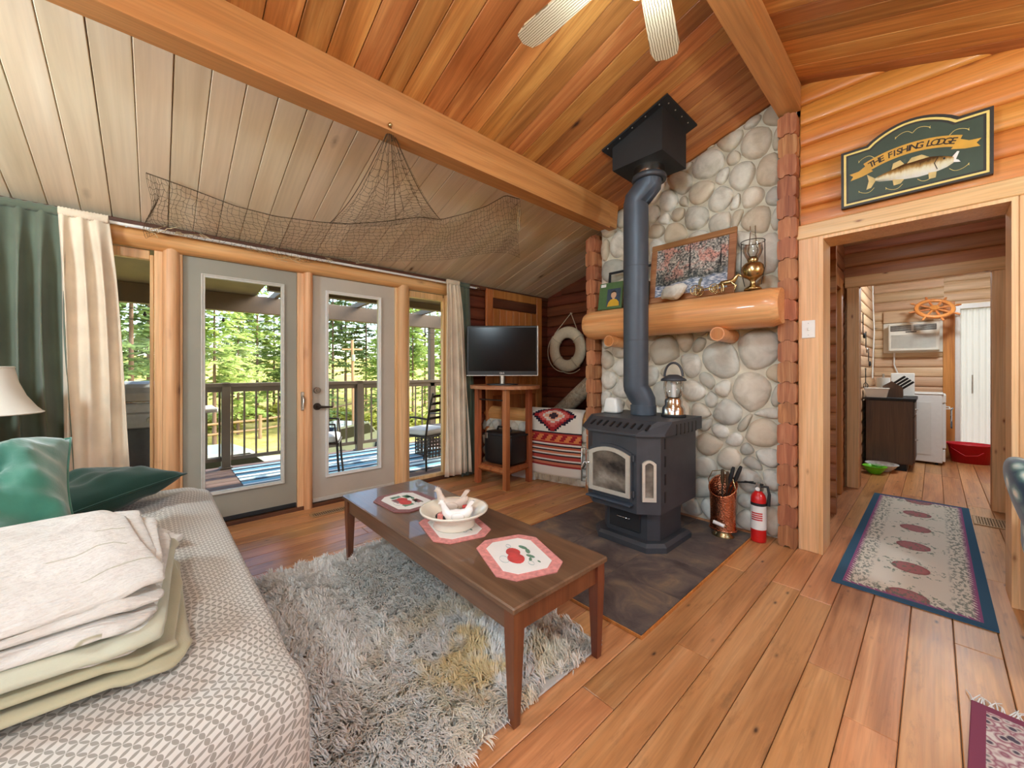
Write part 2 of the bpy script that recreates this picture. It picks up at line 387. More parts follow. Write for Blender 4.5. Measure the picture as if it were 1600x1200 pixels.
# floor: slab and fir boards
fl = MB(); fl.box(-3.9, 2.75, -3.15, 4.2, -.2, -.021); fl.box(-.9, 1.6, 4.2, 8.3, -.2, -.021)
floor = struct('floor', 'worn orange fir plank floor running from living room into kitchen', 'floor', fl, M['trim_dark'])
BW = .138
rb = random.Random(3)
bcache = {}
def board(L):
    k = round(L, 1)
    if k not in bcache:
        bcache[k] = MB().box(-BW / 2 + .0012, BW / 2 - .0012, -k / 2 + .0012, k / 2 - .0012, -.02, 0, .0025).mesh('floor_board'); bcache[k].materials.append(M['floor'])
    return bcache[k], k
for i in range(-25, 22):
    x = -.355 + BW * (i + .5)
    if x < XL - .05 or x > XR: continue
    y = YN; yend = SPAN if -.8 < x < 1.3 else 4.15
    y += -rb.random() * 1.2
    while y < yend:
        me, L = board(rb.choice((1.4, 1.8, 2.2, 2.6, 3.0)))
        link('floor_board', me, None, floor, (x, y + L / 2, -rb.random() * .0015)); y += L

# ceiling: slab and planks
cl = MB()
cl.prism([(XL - .2, zl(XL - .2) + .022), (RX, zl(RX) + .022), (XR + .2, zr(XR + .2) + .022), (XR + .2, zr(XR + .2) + .14), (RX, zl(RX) + .14), (XL - .2, zl(XL - .2) + .14)], YN - .15, 4.2, 'y')
ceiling = struct('ceiling', 'vaulted plank ceiling, pale pine below the beam and red cedar above', 'ceiling', cl, M['trim_dark'])
def planks(xa, xb, z, y0, y1, m, wid, off):
    za, zb = z(xa), z(xb); L = math.hypot(xb - xa, zb - za); ang = -math.atan2(zb - za, xb - xa)
    me = MB().box(-L / 2, L / 2, -wid / 2 + .0016, wid / 2 - .0016, .0, .018, .003).mesh('ceiling_plank'); me.materials.append(m)
    y = y0 + off
    while y < y1:
        link('ceiling_plank', me, None, ceiling, ((xa + xb) / 2, y + wid / 2, (za + zb) / 2 + random.random() * .003), (0, ang, 0)); y += wid
PW = .139
planks(XL, -2.07, zl, YN, 4.05, M['pine'], PW, .0)
planks(-2.07, RX, zl, YN, 3.3, M['cedar'], .133, .02)
planks(RX, XR, zr, YN, 3.3, M['cedar'], .133, .02)
# beams
b = MB(); b.prism([(-2.13, 2.515), (-2.01, 2.515), (-2.01, zl(-2.01)), (-2.13, zl(-2.13))], YN, 3.06, 'y')
b.prism([(-2.11, 2.545), (-2.03, 2.545), (-2.01, zl(-2.01)), (-2.13, zl(-2.13))], 3.06, 3.2, 'y')
struct('ceiling_beam', 'square orange fir beam with fishing net hung from it', 'beam', b, M['beam'])
b = MB(); b.prism([(-.735, 2.97), (-.612, 2.97), (-.612, zr(-.612)), (RX, zl(RX)), (-.735, zl(-.735))], YN, 3.22, 'y')
struct('ridge_beam', 'ridge beam at ceiling peak resting on stacked log ends', 'beam', b, M['beam'])

# log courses
LH = .14
def log_piece(L, m, h=LH, bulge=.022, name='log'):
    pf = [(0, 0), (-bulge * .6, .003), (-bulge * .92, .014), (-bulge, h * .3), (-bulge * .97, h * .62), (-bulge * .8, h - .022), (-bulge * .45, h - .006), (0, h)]
    mb = MB(); n = len(pf)
    vs = [(s * L / 2, p[0], p[1]) for s in (-1, 1) for p in pf]
    mb.add(vs, [(i, n + i, n + i + 1, i + 1) for i in range(n - 1)], False); mb.add(vs[:n], [tuple(range(n))]); mb.add(vs[n:], [tuple(reversed(range(n)))])
    mb.s = [i < n - 1 for i in range(len(mb.f))]
    me = mb.mesh(name); me.materials.append(m); return me
def courses(parent, ax, f, rz, s0, s1, z0, z1, m, holes=(), lim=None):
    k = 0
    while z0 + k * LH < z1 - .02:
        z = z0 + k * LH; k += 1; segs = [(s0, s1)]
        for (a, b_, c, d) in holes:
            if z + LH / 2 > c and z + LH / 2 < d:
                segs = [q for (p0, p1) in segs for q in ((p0, min(p1, a)), (max(p0, b_), p1)) if q[1] - q[0] > .03]
        for (a, b_) in segs:
            if lim: a, b_ = lim(a, b_, z + LH * .5)
            if b_ - a < .04: continue
            c = (a + b_) / 2
            link('log', log_piece(b_ - a, m), None, parent, (c, f, z) if ax == 'x' else (f, c, z), (0, 0, rz))
def slab(parts):
    mb = MB()
    for p in parts: mb.box(*p)
    return mb

# wall_left: the glass wall
wl = slab([(-3.86, XL, -3.1, -.98, -.05, 2.2), (-3.86, XL, 2.5, 4.2, -.05, 2.2), (-3.86, XL, -.98, 2.5, 2.08, 2.24)])
wall_left = struct('wall_left', 'log wall holding the glass patio doors and sidelight windows', 'wall', wl, M['log_dark'])
courses(wall_left, 'y', XL, PI / 2, 2.5, 4.09, .0, 2.2, M['log_dark'])
courses(wall_left, 'y', XL, PI / 2, -3.0, -1.0, .0, 2.2, M['log_dark'])
# alcove end wall
wa = slab([(-3.86, -2.2, 4.09, 4.2, -.05, 2.75)]); wall_alcove = struct('alcove_wall', 'dark red log wall at back of alcove behind life ring', 'wall', wa, M['log_dark'])
courses(wall_alcove, 'x', 4.09, 0, XL, -2.3, 0, 2.64, M['log_dark'], lim=lambda a, b_, z: (max(a, XL + (z - 2.225) / .31), b_))
# gable wall with the doorway
DX0, DX1, DZ = -.51, .285, 2.085
wg = slab([(-.64, DX0, YG, YG + .12, -.05, 3.1), (DX1, XR + .1, YG, YG + .12, -.05, 2.2), (DX0, DX1, YG, YG + .12, DZ, 2.95)])
wg.prism([(-.64, 2.95), (1.0, 2.2), (XR, 2.1), (XR, 2.15), (-.62, 3.22), (-.64, 3.22)], YG, YG + .12, 'y')
wall_far = struct('wall_far', 'honey coloured log wall around the doorway beside the stone chimney', 'wall', wg, M['log'])
courses(wall_far, 'x', YG, 0, -.615, XR, .07, 3.2, M['log'], holes=[(DX0 - .1, DX1 + .1, 0, DZ + .09)], lim=lambda a, b_, z: (a, min(b_, RX + (3.19 - z + LH * .5) / .345)))
# walls beyond the frame
wr = slab([(XR, XR + .12, YN, -1.0, -.05, 2.1), (XR, XR + .12, 1.8, YG + .1, -.05, 2.1), (XR, XR + .12, -1.0, 1.8, -.05, .6), (XR, XR + .12, -1.0, 1.8, 1.9, 2.1)])
wall_right = struct('wall_right', 'log wall with an added window, opposite the patio doors', 'wall', wr, M['log'])
courses(wall_right, 'y', XR, -PI / 2, YN, YG, 0, 2.05, M['log'], holes=[(-1.0, 1.8, .6, 1.9)])
wn_ = slab([(XL - .1, -1.4, YN - .12, YN, -.05, 3.0), (1.8, XR + .1, YN - .12, YN, -.05, 3.0), (-1.4, 1.8, YN - .12, YN, -.05, .65), (-1.4, 1.8, YN - .12, YN, 2.15, 3.2)])
wall_near = struct('wall_near', 'log wall with an added window, opposite the stone chimney', 'wall', wn_, M['log'])
courses(wall_near, 'x', YN, PI, XL, XR, 0, 3.0, M['log'], holes=[(-1.4, 1.8, .65, 2.15)], lim=lambda a, b_, z: (max(a, XL + (z - 2.225) / .31), min(b_, RX + (3.19 - z + LH * .5) / .345)))
def plain_window(name, lab, ax, f, s0, s1, z0, z1):
    mb = MB(); fw = .07
    q = lambda a, b_, c, d, t0=-.05, t1=.03: mb.box(*((a, b_, f + t0, f + t1, c, d) if ax == 'x' else (f + t0, f + t1, a, b_, c, d)), .006)
    q(s0, s0 + fw, z0, z1); q(s1 - fw, s1, z0, z1); q(s0 + fw, s1 - fw, z0, z0 + fw); q(s0 + fw, s1 - fw, z1 - fw, z1)
    mid = (s0 + s1) / 2; q(mid - .03, mid + .03, z0 + fw, z1 - fw)
    o = struct(name, lab, 'window', mb, M['casing'])
    g = MB()
    for (a, b_) in ((s0 + fw, mid - .03), (mid + .03, s1 - fw)):
        g = MB(); g.box(*((a, b_, f - .012, f - .008, z0 + fw, z1 - fw) if ax == 'x' else (f - .012, f - .008, a, b_, z0 + fw, z1 - fw))); g.build('pane', M['glass'], o)
plain_window('added_window_3', 'added unseen two pane window opposite the patio doors, letting daylight in', 'y', XR + .06, -1.0, 1.8, .6, 1.9)  # opening added in the unseen right wall to let daylight in
plain_window('added_window_4', 'added unseen window opposite the stone chimney, letting daylight in', 'x', YN - .06, -1.4, 1.8, .65, 2.15)  # opening added behind the camera so sky light reaches the room

# log partitions either side of the chimney, seen end on
LE = [(-.052, .012), (-.036, 0), (-.02, 0), (-.013, .012), (.013, .012), (.02, 0), (.036, 0), (.052, .012), (.055, .07), (.052, .128), (.036, .1385), (.02, .1385), (.013, .1505), (-.013, .1505), (-.02, .1385), (-.036, .1385), (-.052, .128), (-.055, .07)]
def partition(name, lab, x, y0, y1, ztop, wide=1.0):
    o = struct(name, lab, 'wall', MB().box(x - .03, x + .03, y0 + .05, y1, .02, ztop - .04), M['logend'])
    k = 0
    me = MB().prism([(p[0] * wide, p[1]) for p in LE], 0, y1 - y0, 'y').mesh('log'); me.materials.append(M['logend'])
    while k * LH < ztop - .1:
        link('log', me, None, o, (x + random.uniform(-.003, .003), y0 + random.uniform(-.008, .008), k * LH)); k += 1
partition('alcove_partition', 'stack of log ends between alcove and stone chimney under beam', -2.305, 3.17, 4.08, 2.6)
partition('hall_partition', 'stack of interlocking log ends between stone chimney and doorway casing', -.678, 3.15, 3.9, 2.94)

# stone chimney breast: mortar and single stones
ST_X0, ST_X1, ST_Y = -2.25, -.73, 3.285
def st_px(u, v):       # picture measurements of the stones, taken on the plane of the chimney face
    q = [(-.7371 + (u - 800) / 605 * .6757), (.6757 + (u - 800) / 605 * .7371), (580 - v) / 605]; t = 3.25 / q[1]
    return q[0] * t, 1.2 + q[2] * t, t
sites = []
A = [(1105,110,130,140),(970,130,150,110),(840,265,140,150),(1000,280,150,220),(1130,255,80,180),(700,420,200,150),(870,365,100,110),(690,330,120,60),(790,495,90,120),(915,490,140,190),(1085,460,160,200),(585,400,60,60),(540,550,100,120),(660,595,140,160),(775,640,140,170),(860,655,90,110),(980,620,140,130),(1105,615,100,110),(450,655,120,110),(545,650,70,60),(425,760,70,80),(510,740,90,90),(625,755,140,150),(770,775,140,110),(880,740,70,90),(1000,760,160,140),(1130,745,60,130),(490,855,150,110),(395,840,70,90),(640,880,120,80),(940,890,100,90),(1090,970,110,250),(55,950,60,140),(130,940,100,140),(150,720,90,150),(370,720,60,120),(110,1090,130,120),(375,940,70,110),(250,830,110,130),(260,980,110,150),(500,980,150,120),(650,1000,150,130),(790,960,130,130)]
B = [(60,215,130,120),(155,180,70,110),(215,200,50,90),(340,270,180,170),(525,215,190,190),(190,300,110,130),(270,350,100,120),(360,405,110,90),(490,425,145,205),(605,310,80,150),(605,455,70,130),(205,420,110,110),(290,480,60,120),(380,535,120,145),(235,520,70,110),(580,555,110,80),(335,630,110,80),(460,595,80,100),(560,640,160,150),(405,675,110,60),(470,720,100,50),(265,600,60,70),(285,700,120,110),(370,765,120,110),(590,755,110,130),(500,800,90,90),(265,815,90,120),(480,880,120,140),(605,880,90,130),(255,920,90,110),(470,980,100,80),(600,980,80,80),(190,1020,90,70),(590,1060,100,100),(470,1070,90,90),(370,900,110,130),(360,1010,110,100),(280,1000,80,80),(110,330,100,120),(60,440,120,120),(120,520,100,120),(330,130,110,70),(480,80,120,70),(590,60,90,90),(400,150,90,70)]
D_ = [(440,425,60,90),(450,525,70,90),(495,560,50,90),(495,460,50,80),(485,390,70,60),(440,340,60,60),(430,600,60,60),(470,640,80,60)]
for lst, ox, oy, k in ((A, 930, 150, 4), (B, 1020, 480, 3.243), (D_, 800, 420, 3)):
    for (x, y, ww, hh) in lst:
        X, Z, t = st_px(ox + x / k, oy + y / k); sites.append((X, Z, math.sqrt(ww * hh) / k * t / 605 * .62))
rs = random.Random(11)
for _ in range(900):
    X = rs.uniform(ST_X0 + .03, ST_X1 - .03); Z = rs.uniform(.03, zl(X) - .03)
    if all((X - a) ** 2 + (Z - c) ** 2 > (r * .95 + .06) ** 2 for a, c, r in sites): sites.append((X, Z, rs.uniform(.055, .08)))
def clip(poly, nx, ny, c):
    out = []
    for i in range(len(poly)):
        p, q = poly[i], poly[(i + 1) % len(poly)]; dp = nx * p[0] + ny * p[1] - c; dq = nx * q[0] + ny * q[1] - c
        if dp <= 0: out.append(p)
        if (dp < 0) != (dq < 0) and abs(dp - dq) > 1e-12:
            t = dp / (dp - dq); out.append((p[0] + t * (q[0] - p[0]), p[1] + t * (q[1] - p[1])))
    return out
def pebble(poly, depth, seed, gap=.006, n=18):
    cx = sum(p[0] for p in poly) / len(poly); cz = sum(p[1] for p in poly) / len(poly)
    P = [Vector((p[0] - cx, p[1] - cz)) for p in poly]
    P = [p for i_, p in enumerate(P) if (p - P[i_ - 1]).length > .004] or P
    mr = sum(p.length for p in P) / len(P); P = [p * max(.5, 1 - gap / mr) for p in P]
    for c_ in (.3, .25, .25): P = [q for i_ in range(len(P)) for q in (P[i_].lerp(P[(i_ + 1) % len(P)], c_), P[i_].lerp(P[(i_ + 1) % len(P)], 1 - c_))]
    per = [0.0]
    for i_ in range(len(P)): per.append(per[-1] + (P[(i_ + 1) % len(P)] - P[i_]).length)
    Q = []; k = 0
    for q in range(n):
        d_ = per[-1] * q / n
        while per[k + 1] < d_: k += 1
        Q.append(P[k].lerp(P[(k + 1) % len(P)], (d_ - per[k]) / max(1e-9, per[k + 1] - per[k])))
    vs = []; rings = ((1.0, -.08), (.96, .34), (.85, .66), (.66, .87), (.36, .98))
    tx, tz = .25 * nz(seed, 1.5), .25 * nz(seed, 7.5)
    for s, h in rings:
        for q in Q:
            wob = 1 + .05 * nz(q.x * 12 + seed, q.y * 12, h * 2); r = q * s * wob; vs.append((r.x, -depth * h * (1 + (tx * r.x + tz * r.y) / max(mr, .02)), r.y))
    vs.append((0, -depth, 0)); fs = []
    for i in range(len(rings) - 1): fs += [(i * n + k, i * n + (k + 1) % n, (i + 1) * n + (k + 1) % n, (i + 1) * n + k) for k in range(n)]
    m = (len(rings) - 1) * n; fs += [(m + k, m + (k + 1) % n, len(vs) - 1) for k in range(n)]
    if sum(Q[k].x * Q[(k + 1) % n].y - Q[(k + 1) % n].x * Q[k].y for k in range(n)) < 0: fs = [tuple(reversed(f)) for f in fs]
    return (cx, cz), vs, fs
mort = MB(); mort.prism([(ST_X0, 0), (ST_X1, 0), (ST_X1, zl(ST_X1)), (ST_X0, zl(ST_X0))], ST_Y, 3.9, 'y')
chimney = struct('chimney_wall', 'river rock chimney wall of rounded stones behind the black stove', 'wall', mort, M['grout'])
for i, (X, Z, R) in enumerate(sites):
    if not (ST_X0 < X < ST_X1 and 0 < Z < zl(X)): continue
    poly = [(ST_X0, .0), (ST_X1, .0), (ST_X1, zl(ST_X1)), (ST_X0, zl(ST_X0))]
    for j, (a, c, r2) in enumerate(sites):
        if j == i: continue
        dx, dz = a - X, c - Z; dd = dx * dx + dz * dz
        if dd > .3 or dd < 1e-8: continue
        poly = clip(poly, dx, dz, (a * a + c * c - r2 * r2 - X * X - Z * Z + R * R) / 2)
        if len(poly) < 3: break
    if len(poly) < 3: continue
    ar = abs(sum(poly[k][0] * poly[(k + 1) % len(poly)][1] - poly[(k + 1) % len(poly)][0] * poly[k][1] for k in range(len(poly)))) / 2
    if ar < .0009: continue
    (cx, cz), vs, fs = pebble(poly, min(.052, .016 + math.sqrt(ar) * .22), i * 3.7, .0035)
    link('stone', MB().add(vs, fs, True).mesh('stone'), M['stone'], chimney, (cx, ST_Y, cz))

# header log, posts, rod-side trim of the glass wall
def half_log(mb, p0, p1, r, seed, n=12, segs=14):
    p0 = Vector(p0); p1 = Vector(p1); pts = []; rr = []
    for i in range(segs + 1):
        t = i / segs; p = p0.lerp(p1, t); pts.append(p + Vector((0, nz(t * 4 + seed) * .006, nz(t * 4 + seed + 9) * .006))); rr.append(r * (1 + .09 * nz(t * 5 + seed, 3)))
    mb.tube(pts, rr, n); return mb
struct('trim_1', 'peeled log header running above the patio doors', 'trim', half_log(MB(), (-3.7, -1.0, 2.115), (-3.7, 2.42, 2.115), .065, 2, segs=40), M['post_y'])
struct('trim_2', 'dark crown trim strip where pale ceiling meets the glass wall', 'trim', MB().box(-3.73, -3.665, -3.0, 4.05, 2.175, 2.222, .006), M['trim_dark'])
def post(name, lab, y, r, flat):
    mb = half_log(MB(), (-3.7, y, 0), (-3.7, y, 2.08), r, y * 3 + 5)
    o = struct(name, lab, 'trim', mb, M['post'])
    for (a, b_) in flat: MB().box(-3.79, -3.7, a, b_, 0, 2.06, .004).build('jamb_board', M['casing'], o)
post('trim_3', 'round peeled log post between the cream curtain and the grey door', .075, .048, [(-.015, .05), (.1, .138)])
post('trim_4', 'round peeled log post between the two glass doors', .972, .036, [(.89, .955)])
post('trim_5', 'round peeled log post right beside the beige door', 1.865, .062, [(1.785, 1.82), (1.9, 1.935)])
struct('trim_6', 'pine window casing strip behind the open cream curtain', 'trim', MB().box(-3.79, -3.69, 2.39, 2.5, 0, 2.06, .004), M['casing'])
struct('trim_7', 'wood sill strip along floor under the patio doors', 'trim', MB().box(-3.86, -3.69, -.98, 2.5, -.02, .03, .004), M['trim_dark'])

def side_window(name, lab, y0, y1):
    mb = MB(); x0, x1 = -3.78, -3.73
    for (a, b_, c, d) in ((y0, y0 + .022, .03, 2.02), (y1 - .022, y1, .03, 2.02), (y0 + .022, y1 - .022, .03, .07), (y0 + .022, y1 - .022, 1.985, 2.05)): mb.box(x0, x1, a, b_, c, d, .004)
    o = struct(name, lab, 'window', mb, M['casing']); MB().box(-3.757, -3.753, y0 + .022, y1 - .022, .07, 1.985).build('pane', M['glass'], o)
side_window('window_1', 'tall sidelight window partly covered by cream and green curtains', -.98, -.016)
side_window('window_2', 'narrow sidelight window showing a patio chair outside', 1.936, 2.39)

def glass_door(name, lab, y0, y1, g0, g1, gz0, gz1, m, handle):
    mb = MB(); x0, x1 = -3.765, -3.72
    z0, z1 = .035, 2.05
    for (a, b_, c, d) in ((y0, g0, z0, z1), (g1, y1, z0, z1), (g0, g1, z0, gz0), (g0, g1, gz1, z1)): mb.box(x0, x1, a, b_, c, d)
    o = struct(name, lab, 'door', mb, m)
    t = MB(); w_ = .028
    for xx0, xx1, w_ in ((-3.725, -3.708, .026), (-3.715, -3.703, .012)):
        for (a, b_, c, d) in ((g0 - .02, g0 - .02 + w_, gz0 - .02, gz1 + .02), (g1 + .02 - w_, g1 + .02, gz0 - .02, gz1 + .02), (g0 - .02 + w_, g1 + .02 - w_, gz0 - .02, gz0 - .02 + w_), (g0 - .02 + w_, g1 + .02 - w_, gz1 + .02 - w_, gz1 + .02)): t.box(xx0, xx1, a, b_, c, d, .003)
    t.build('glass_trim', M['door_trim'] if m is not M['door_beige'] else M['white_plastic'], o)
    MB().box(-3.745, -3.741, g0, g1, gz0, gz1).build('pane', M['glass'], o)
    MB().box(-3.73, -3.712, y0 + .004, y1 - .004, z0, z0 + .035, .004).build('door_sweep', M['matte_black'] if handle is None else M['door_trim'], o)
    if handle:
        yh = handle
        d = MB(); d.cyl((-3.72, yh, 1.03), (-3.7, yh, 1.03), .03, .027, 20); d.cyl((-3.7, yh, 1.03), (-3.692, yh, 1.03), .014, .012, 14); d.build('deadbolt', M['nickel'], o)
        h = MB(); h.cyl((-3.72, yh, .885), (-3.705, yh, .885), .032, .03, 20); h.cyl((-3.705, yh, .885), (-3.665, yh, .885), .011, .011, 12)
        h.tube([(-3.665, yh - .004, .885), (-3.66, yh + .04, .882), (-3.663, yh + .115, .878)], [.012, .01, .008], 10); h.build('lever_handle', M['iron_dark'], o)
    else:
        h = MB(); h.box(-3.705, -3.69, .915, .94, .86, 1.02, .004); h.tube([(-3.688, .928, .985), (-3.665, .93, .96), (-3.668, .926, .89)], [.009, .008, .008], 8); h.build('latch_handle', M['steel'], o)
glass_door('door_1', 'fixed grey patio door with full glass pane beside log post', .14, .888, .262, .774, .274, 1.914, M['door_grey'], None)
glass_door('door_2', 'beige patio door with full glass pane, lever handle and deadbolt', 1.008, 1.784, 1.141, 1.62, .26, 1.91, M['door_beige'], 1.052)

# boarded shutter panel on the glass wall behind the television
sh = struct('door_3', 'narrow plank door panel behind the television with pine frame', 'door', MB().box(-3.72, -3.672, 2.97, 3.86, .03, 2.14), M['boxwood'])
for (a, b_, c, d) in ((2.93, 3.03, .0, 2.2), (3.80, 3.9, .0, 2.2), (3.03, 3.80, 2.1, 2.2), (3.03, 3.8, .9, 1.0)): MB().box(-3.68, -3.645, a, b_, c, d, .005).build('frame_board', M['boxwood'], sh)
MB().box(-3.68, -3.652, 3.03, 3.8, 1.98, 2.1, .004).build('top_board', M['trim_dark'], sh)
me = MB().box(-.012, .012, -.052, .052, 0, .95, .004).mesh('door_plank'); me.materials.append(M['boxwood'])
for k in range(7): link('door_plank', me, None, sh, (-3.66, 3.085 + k * .11, 1.02))

# doorway casing on the gable wall
cas = MB(); y0, y1 = YG - .055, YG - .028
o = struct('trim_8', 'pale pine casing board left of the doorway with light switch', 'trim', MB().box(-.622, -.512, y0, YG, .0, DZ, .004), M['casing'])
struct('trim_9', 'wide pale pine header board over the doorway below fish sign', 'trim', MB().box(-.632, .42, y0 - .006, YG, DZ, 2.178, .005), M['casing_x'])
struct('trim_10', 'pale pine casing board right of the doorway by the armchair', 'trim', MB().box(.287, .397, y0, YG, .0, DZ, .004), M['casing'])
j = MB(); j.box(DX0 - .002, DX0 + .02, YG - .05, YG + .2, 0, DZ); j.box(DX1 - .02, DX1 + .002, YG - .05, YG + .2, 0, DZ); j.box(DX0 + .02, DX1 - .02, YG - .05, YG + .2, DZ - .02, DZ)
struct('doorway_jamb', 'pine jamb lining the opening into the hall', 'door frame', j, M['casing'])
# hall beyond
HX0, HX1, HY = -.655, .47, 5.32
hl = slab([(HX0 - .1, HX0, 3.9, 4.3, -.05, 2.5), (HX0 - .1, HX0, 4.95, HY + .1, -.05, 2.5), (HX0 - .1, HX0, 4.3, 4.95, 2.0, 2.5)])
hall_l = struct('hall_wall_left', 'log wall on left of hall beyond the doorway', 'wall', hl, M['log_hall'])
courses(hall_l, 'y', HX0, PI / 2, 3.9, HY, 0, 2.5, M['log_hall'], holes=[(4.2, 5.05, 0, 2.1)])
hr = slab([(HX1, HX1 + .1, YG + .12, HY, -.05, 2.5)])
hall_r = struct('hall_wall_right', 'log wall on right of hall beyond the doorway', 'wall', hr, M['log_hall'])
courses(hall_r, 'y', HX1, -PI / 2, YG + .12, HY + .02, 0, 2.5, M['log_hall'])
struct('hall_ceiling', 'plain wood ceiling over the hall and kitchen', 'ceiling', MB().box(-.9, 1.6, YG + .12, SPAN + .1, 2.5, 2.6), M['pine'])
pier = struct('hall_pier_wall', 'short stub of stacked logs inside the doorway on left', 'wall', MB().box(-.655, -.56, 4.12, 4.26, 0, 2.5), M['log_hall'])
courses(pier, 'x', 4.12, 0, -.655, -.545, .02, 2.5, M['log_hall'])
d4 = struct('door_4', 'dark brown side door in hall with wood frame', 'door', MB().box(HX0 - .06, HX0 - .02, 4.3, 4.95, 0, 2.0), M['oak_dark'])
for (a, b_, c, d) in ((4.27, 4.36, 0, 2.1), (4.9, 5.0, 0, 2.1), (4.36, 4.9, 2.0, 2.1)): MB().box(HX0 - .02, HX0 + .045, a, b_, c, d, .004).build('frame_board', M['boxwood'], d4)
KX0, KX1 = -.52, .335
hw = slab([(HX0 - .1, KX0, HY, HY + .12, -.05, 2.5), (KX1, 1.6, HY, HY + .12, -.05, 2.5), (KX0, KX1, HY, HY + .12, 2.08, 2.5)])
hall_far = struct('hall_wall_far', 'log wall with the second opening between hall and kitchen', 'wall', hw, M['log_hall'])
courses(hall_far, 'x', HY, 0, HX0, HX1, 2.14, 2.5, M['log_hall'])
struct('trim_11', 'knotty pine casing board left of the kitchen opening', 'trim', MB().box(-.615, KX0, HY - .05, HY, 0, 2.06, .004), M['casing'])
struct('trim_12', 'knotty pine header board over the kitchen opening', 'trim', MB().box(-.63, HX1 - .01, HY - .055, HY, 2.06, 2.17, .004), M['casing_x'])
struct('trim_13', 'knotty pine casing board right of the kitchen opening', 'trim', MB().box(KX1, .455, HY - .05, HY, 0, 2.06, .004), M['casing'])
# kitchen
kl = slab([(-.75, -.64, HY + .12, SPAN + .1, -.05, 2.5)])
kit_l = struct('kitchen_wall_left', 'pale log wall with hanging utensils on left of kitchen', 'wall', kl, M['log_kit'])
courses(kit_l, 'y', -.64, PI / 2, HY + .12, SPAN, 0, 2.5, M['log_kit'])
struct('kitchen_wall_right', 'plain log wall on right of the kitchen', 'wall', slab([(1.5, 1.6, HY + .12, SPAN, -.05, 2.5)]), M['log_kit'])
kf = slab([(-.75, .13, SPAN, SPAN + .12, -.05, 2.5), (.74, 1.6, SPAN, SPAN + .12, -.05, 2.5), (.13, .74, SPAN, SPAN + .12, 2.13, 2.5)])
kit_f = struct('kitchen_wall_far', 'pale log wall holding the air conditioner at kitchen end', 'wall', kf, M['log_kit'])
courses(kit_f, 'x', SPAN, 0, -.64, .09, 0, 2.5, M['log_kit']); courses(kit_f, 'x', SPAN, 0, .09, .75, 2.16, 2.5, M['log_kit'])
struct('trim_14', 'orange pine casing board between air conditioner and white door', 'trim', MB().box(.08, .19, SPAN - .06, SPAN, 0, 2.16, .004), M['boxwood'])
fr = MB()
for (a, b_, c, d) in ((.19, .24, .02, 2.12), (.68, .74, .02, 2.12), (.24, .68, .02, .1), (.24, .68, 2.05, 2.12)): fr.box(a, b_, SPAN - .03, SPAN + .05, c, d, .004)
d5 = struct('door_5', 'white framed glass door with sheer panel at kitchen end', 'door', fr, M['white'])
MB().box(.24, .68, SPAN + .03, SPAN + .034, .1, 2.05).build('pane', M['glass'], d5)
t = NT('sheer'); t.t.nodes.remove(t.p)
df = t.n('ShaderNodeBsdfDiffuse', {0: C(236, 236, 234)}); tl = t.n('ShaderNodeBsdfTranslucent', {0: C(120, 122, 122)}); t.t.links.new(t.n('ShaderNodeMixShader', {0: .5, 1: df, 2: tl}).outputs[0], t.out.inputs[0]); M['sheer'] = t.mat
sm_ = MB(); sm_.grid(lambda u, v: (.24 + .44 * u, SPAN + .005 + .008 * math.sin(u * 50), .1 + 1.95 * v), 60, 2); sm_.build('sheer_panel', M['sheer'], d5)
MB().box(.34, .352, SPAN - .03, SPAN + .0, .9, 1.15, .003).build('door_handle', M['steel'], d5)
# ------------------------------------------------------------------ room contents
def sgp(v, e): return math.copysign(abs(v) ** e, v)
def superq(c, a, e1=.4, e2=.4, n=24, m=14, fn=None):
    vs, fs = sph((0, 0, 0), 1, n, m); out = []
    for (x, y, z) in vs:
        ph = math.asin(max(-1, min(1, z))); om = math.atan2(y, x); cp = sgp(math.cos(ph), e1)
        p = [a[0] * cp * sgp(math.cos(om), e2), a[1] * cp * sgp(math.sin(om), e2), a[2] * sgp(math.sin(ph), e1)]
        if fn: p = fn(p)
        out.append((p[0] + c[0], p[1] + c[1], p[2] + c[2]))
    return out, fs
def frame_strip(mb, outer, inner, y0, y1):
    n = len(outer)
    for a, b_ in ((y0, outer), (y0, inner)): pass
    vs = [(p[0], y0, p[1]) for p in outer] + [(p[0], y0, p[1]) for p in inner] + [(p[0], y1, p[1]) for p in outer] + [(p[0], y1, p[1]) for p in inner]
    fs = []
    for i in range(n):
        j = (i + 1) % n
        fs += [(i, j, n + j, n + i), (2 * n + i, 3 * n + i, 3 * n + j, 2 * n + j), (i, 2 * n + i, 2 * n + j, j), (n + i, n + j, 3 * n + j, 3 * n + i)]
    return mb.add(vs, fs)
def arch(x0, x1, z0, z1, rise, n=10):
    return [(x0, z0), (x1, z0)] + [(x1 + (x0 - x1) * k / n, z1 + rise * (1 - (2 * k / n - 1) ** 2)) for k in range(n + 1)]

# hearth pad of slate tiles
hp = struct('hearth_floor', 'slate tile hearth pad under the black stove', 'floor', MB().box(-2.1, -.888, 1.6, 3.2, .0005, .006), M['matte_black'])
tm = MB().box(-.2, .2, -.2, .2, 0, .009, .0015).mesh('slate_tile'); tm.materials.append(M['slate'])
for i in range(3):
    for k in range(4): link('slate_tile', tm, None, hp, (-2.098 + .202 + i * .402, 1.604 + .2 + k * .399, .004))
MB().box(-2.106, -2.1, 1.594, 3.2, .0005, .014).build('edge_strip', M['boxwood'], hp); MB().box(-.888, -.882, 1.594, 3.2, .0005, .014).build('edge_strip', M['boxwood'], hp); MB().box(-2.1, -.888, 1.594, 1.6, .0005, .014).build('edge_strip', M['boxwood'], hp)

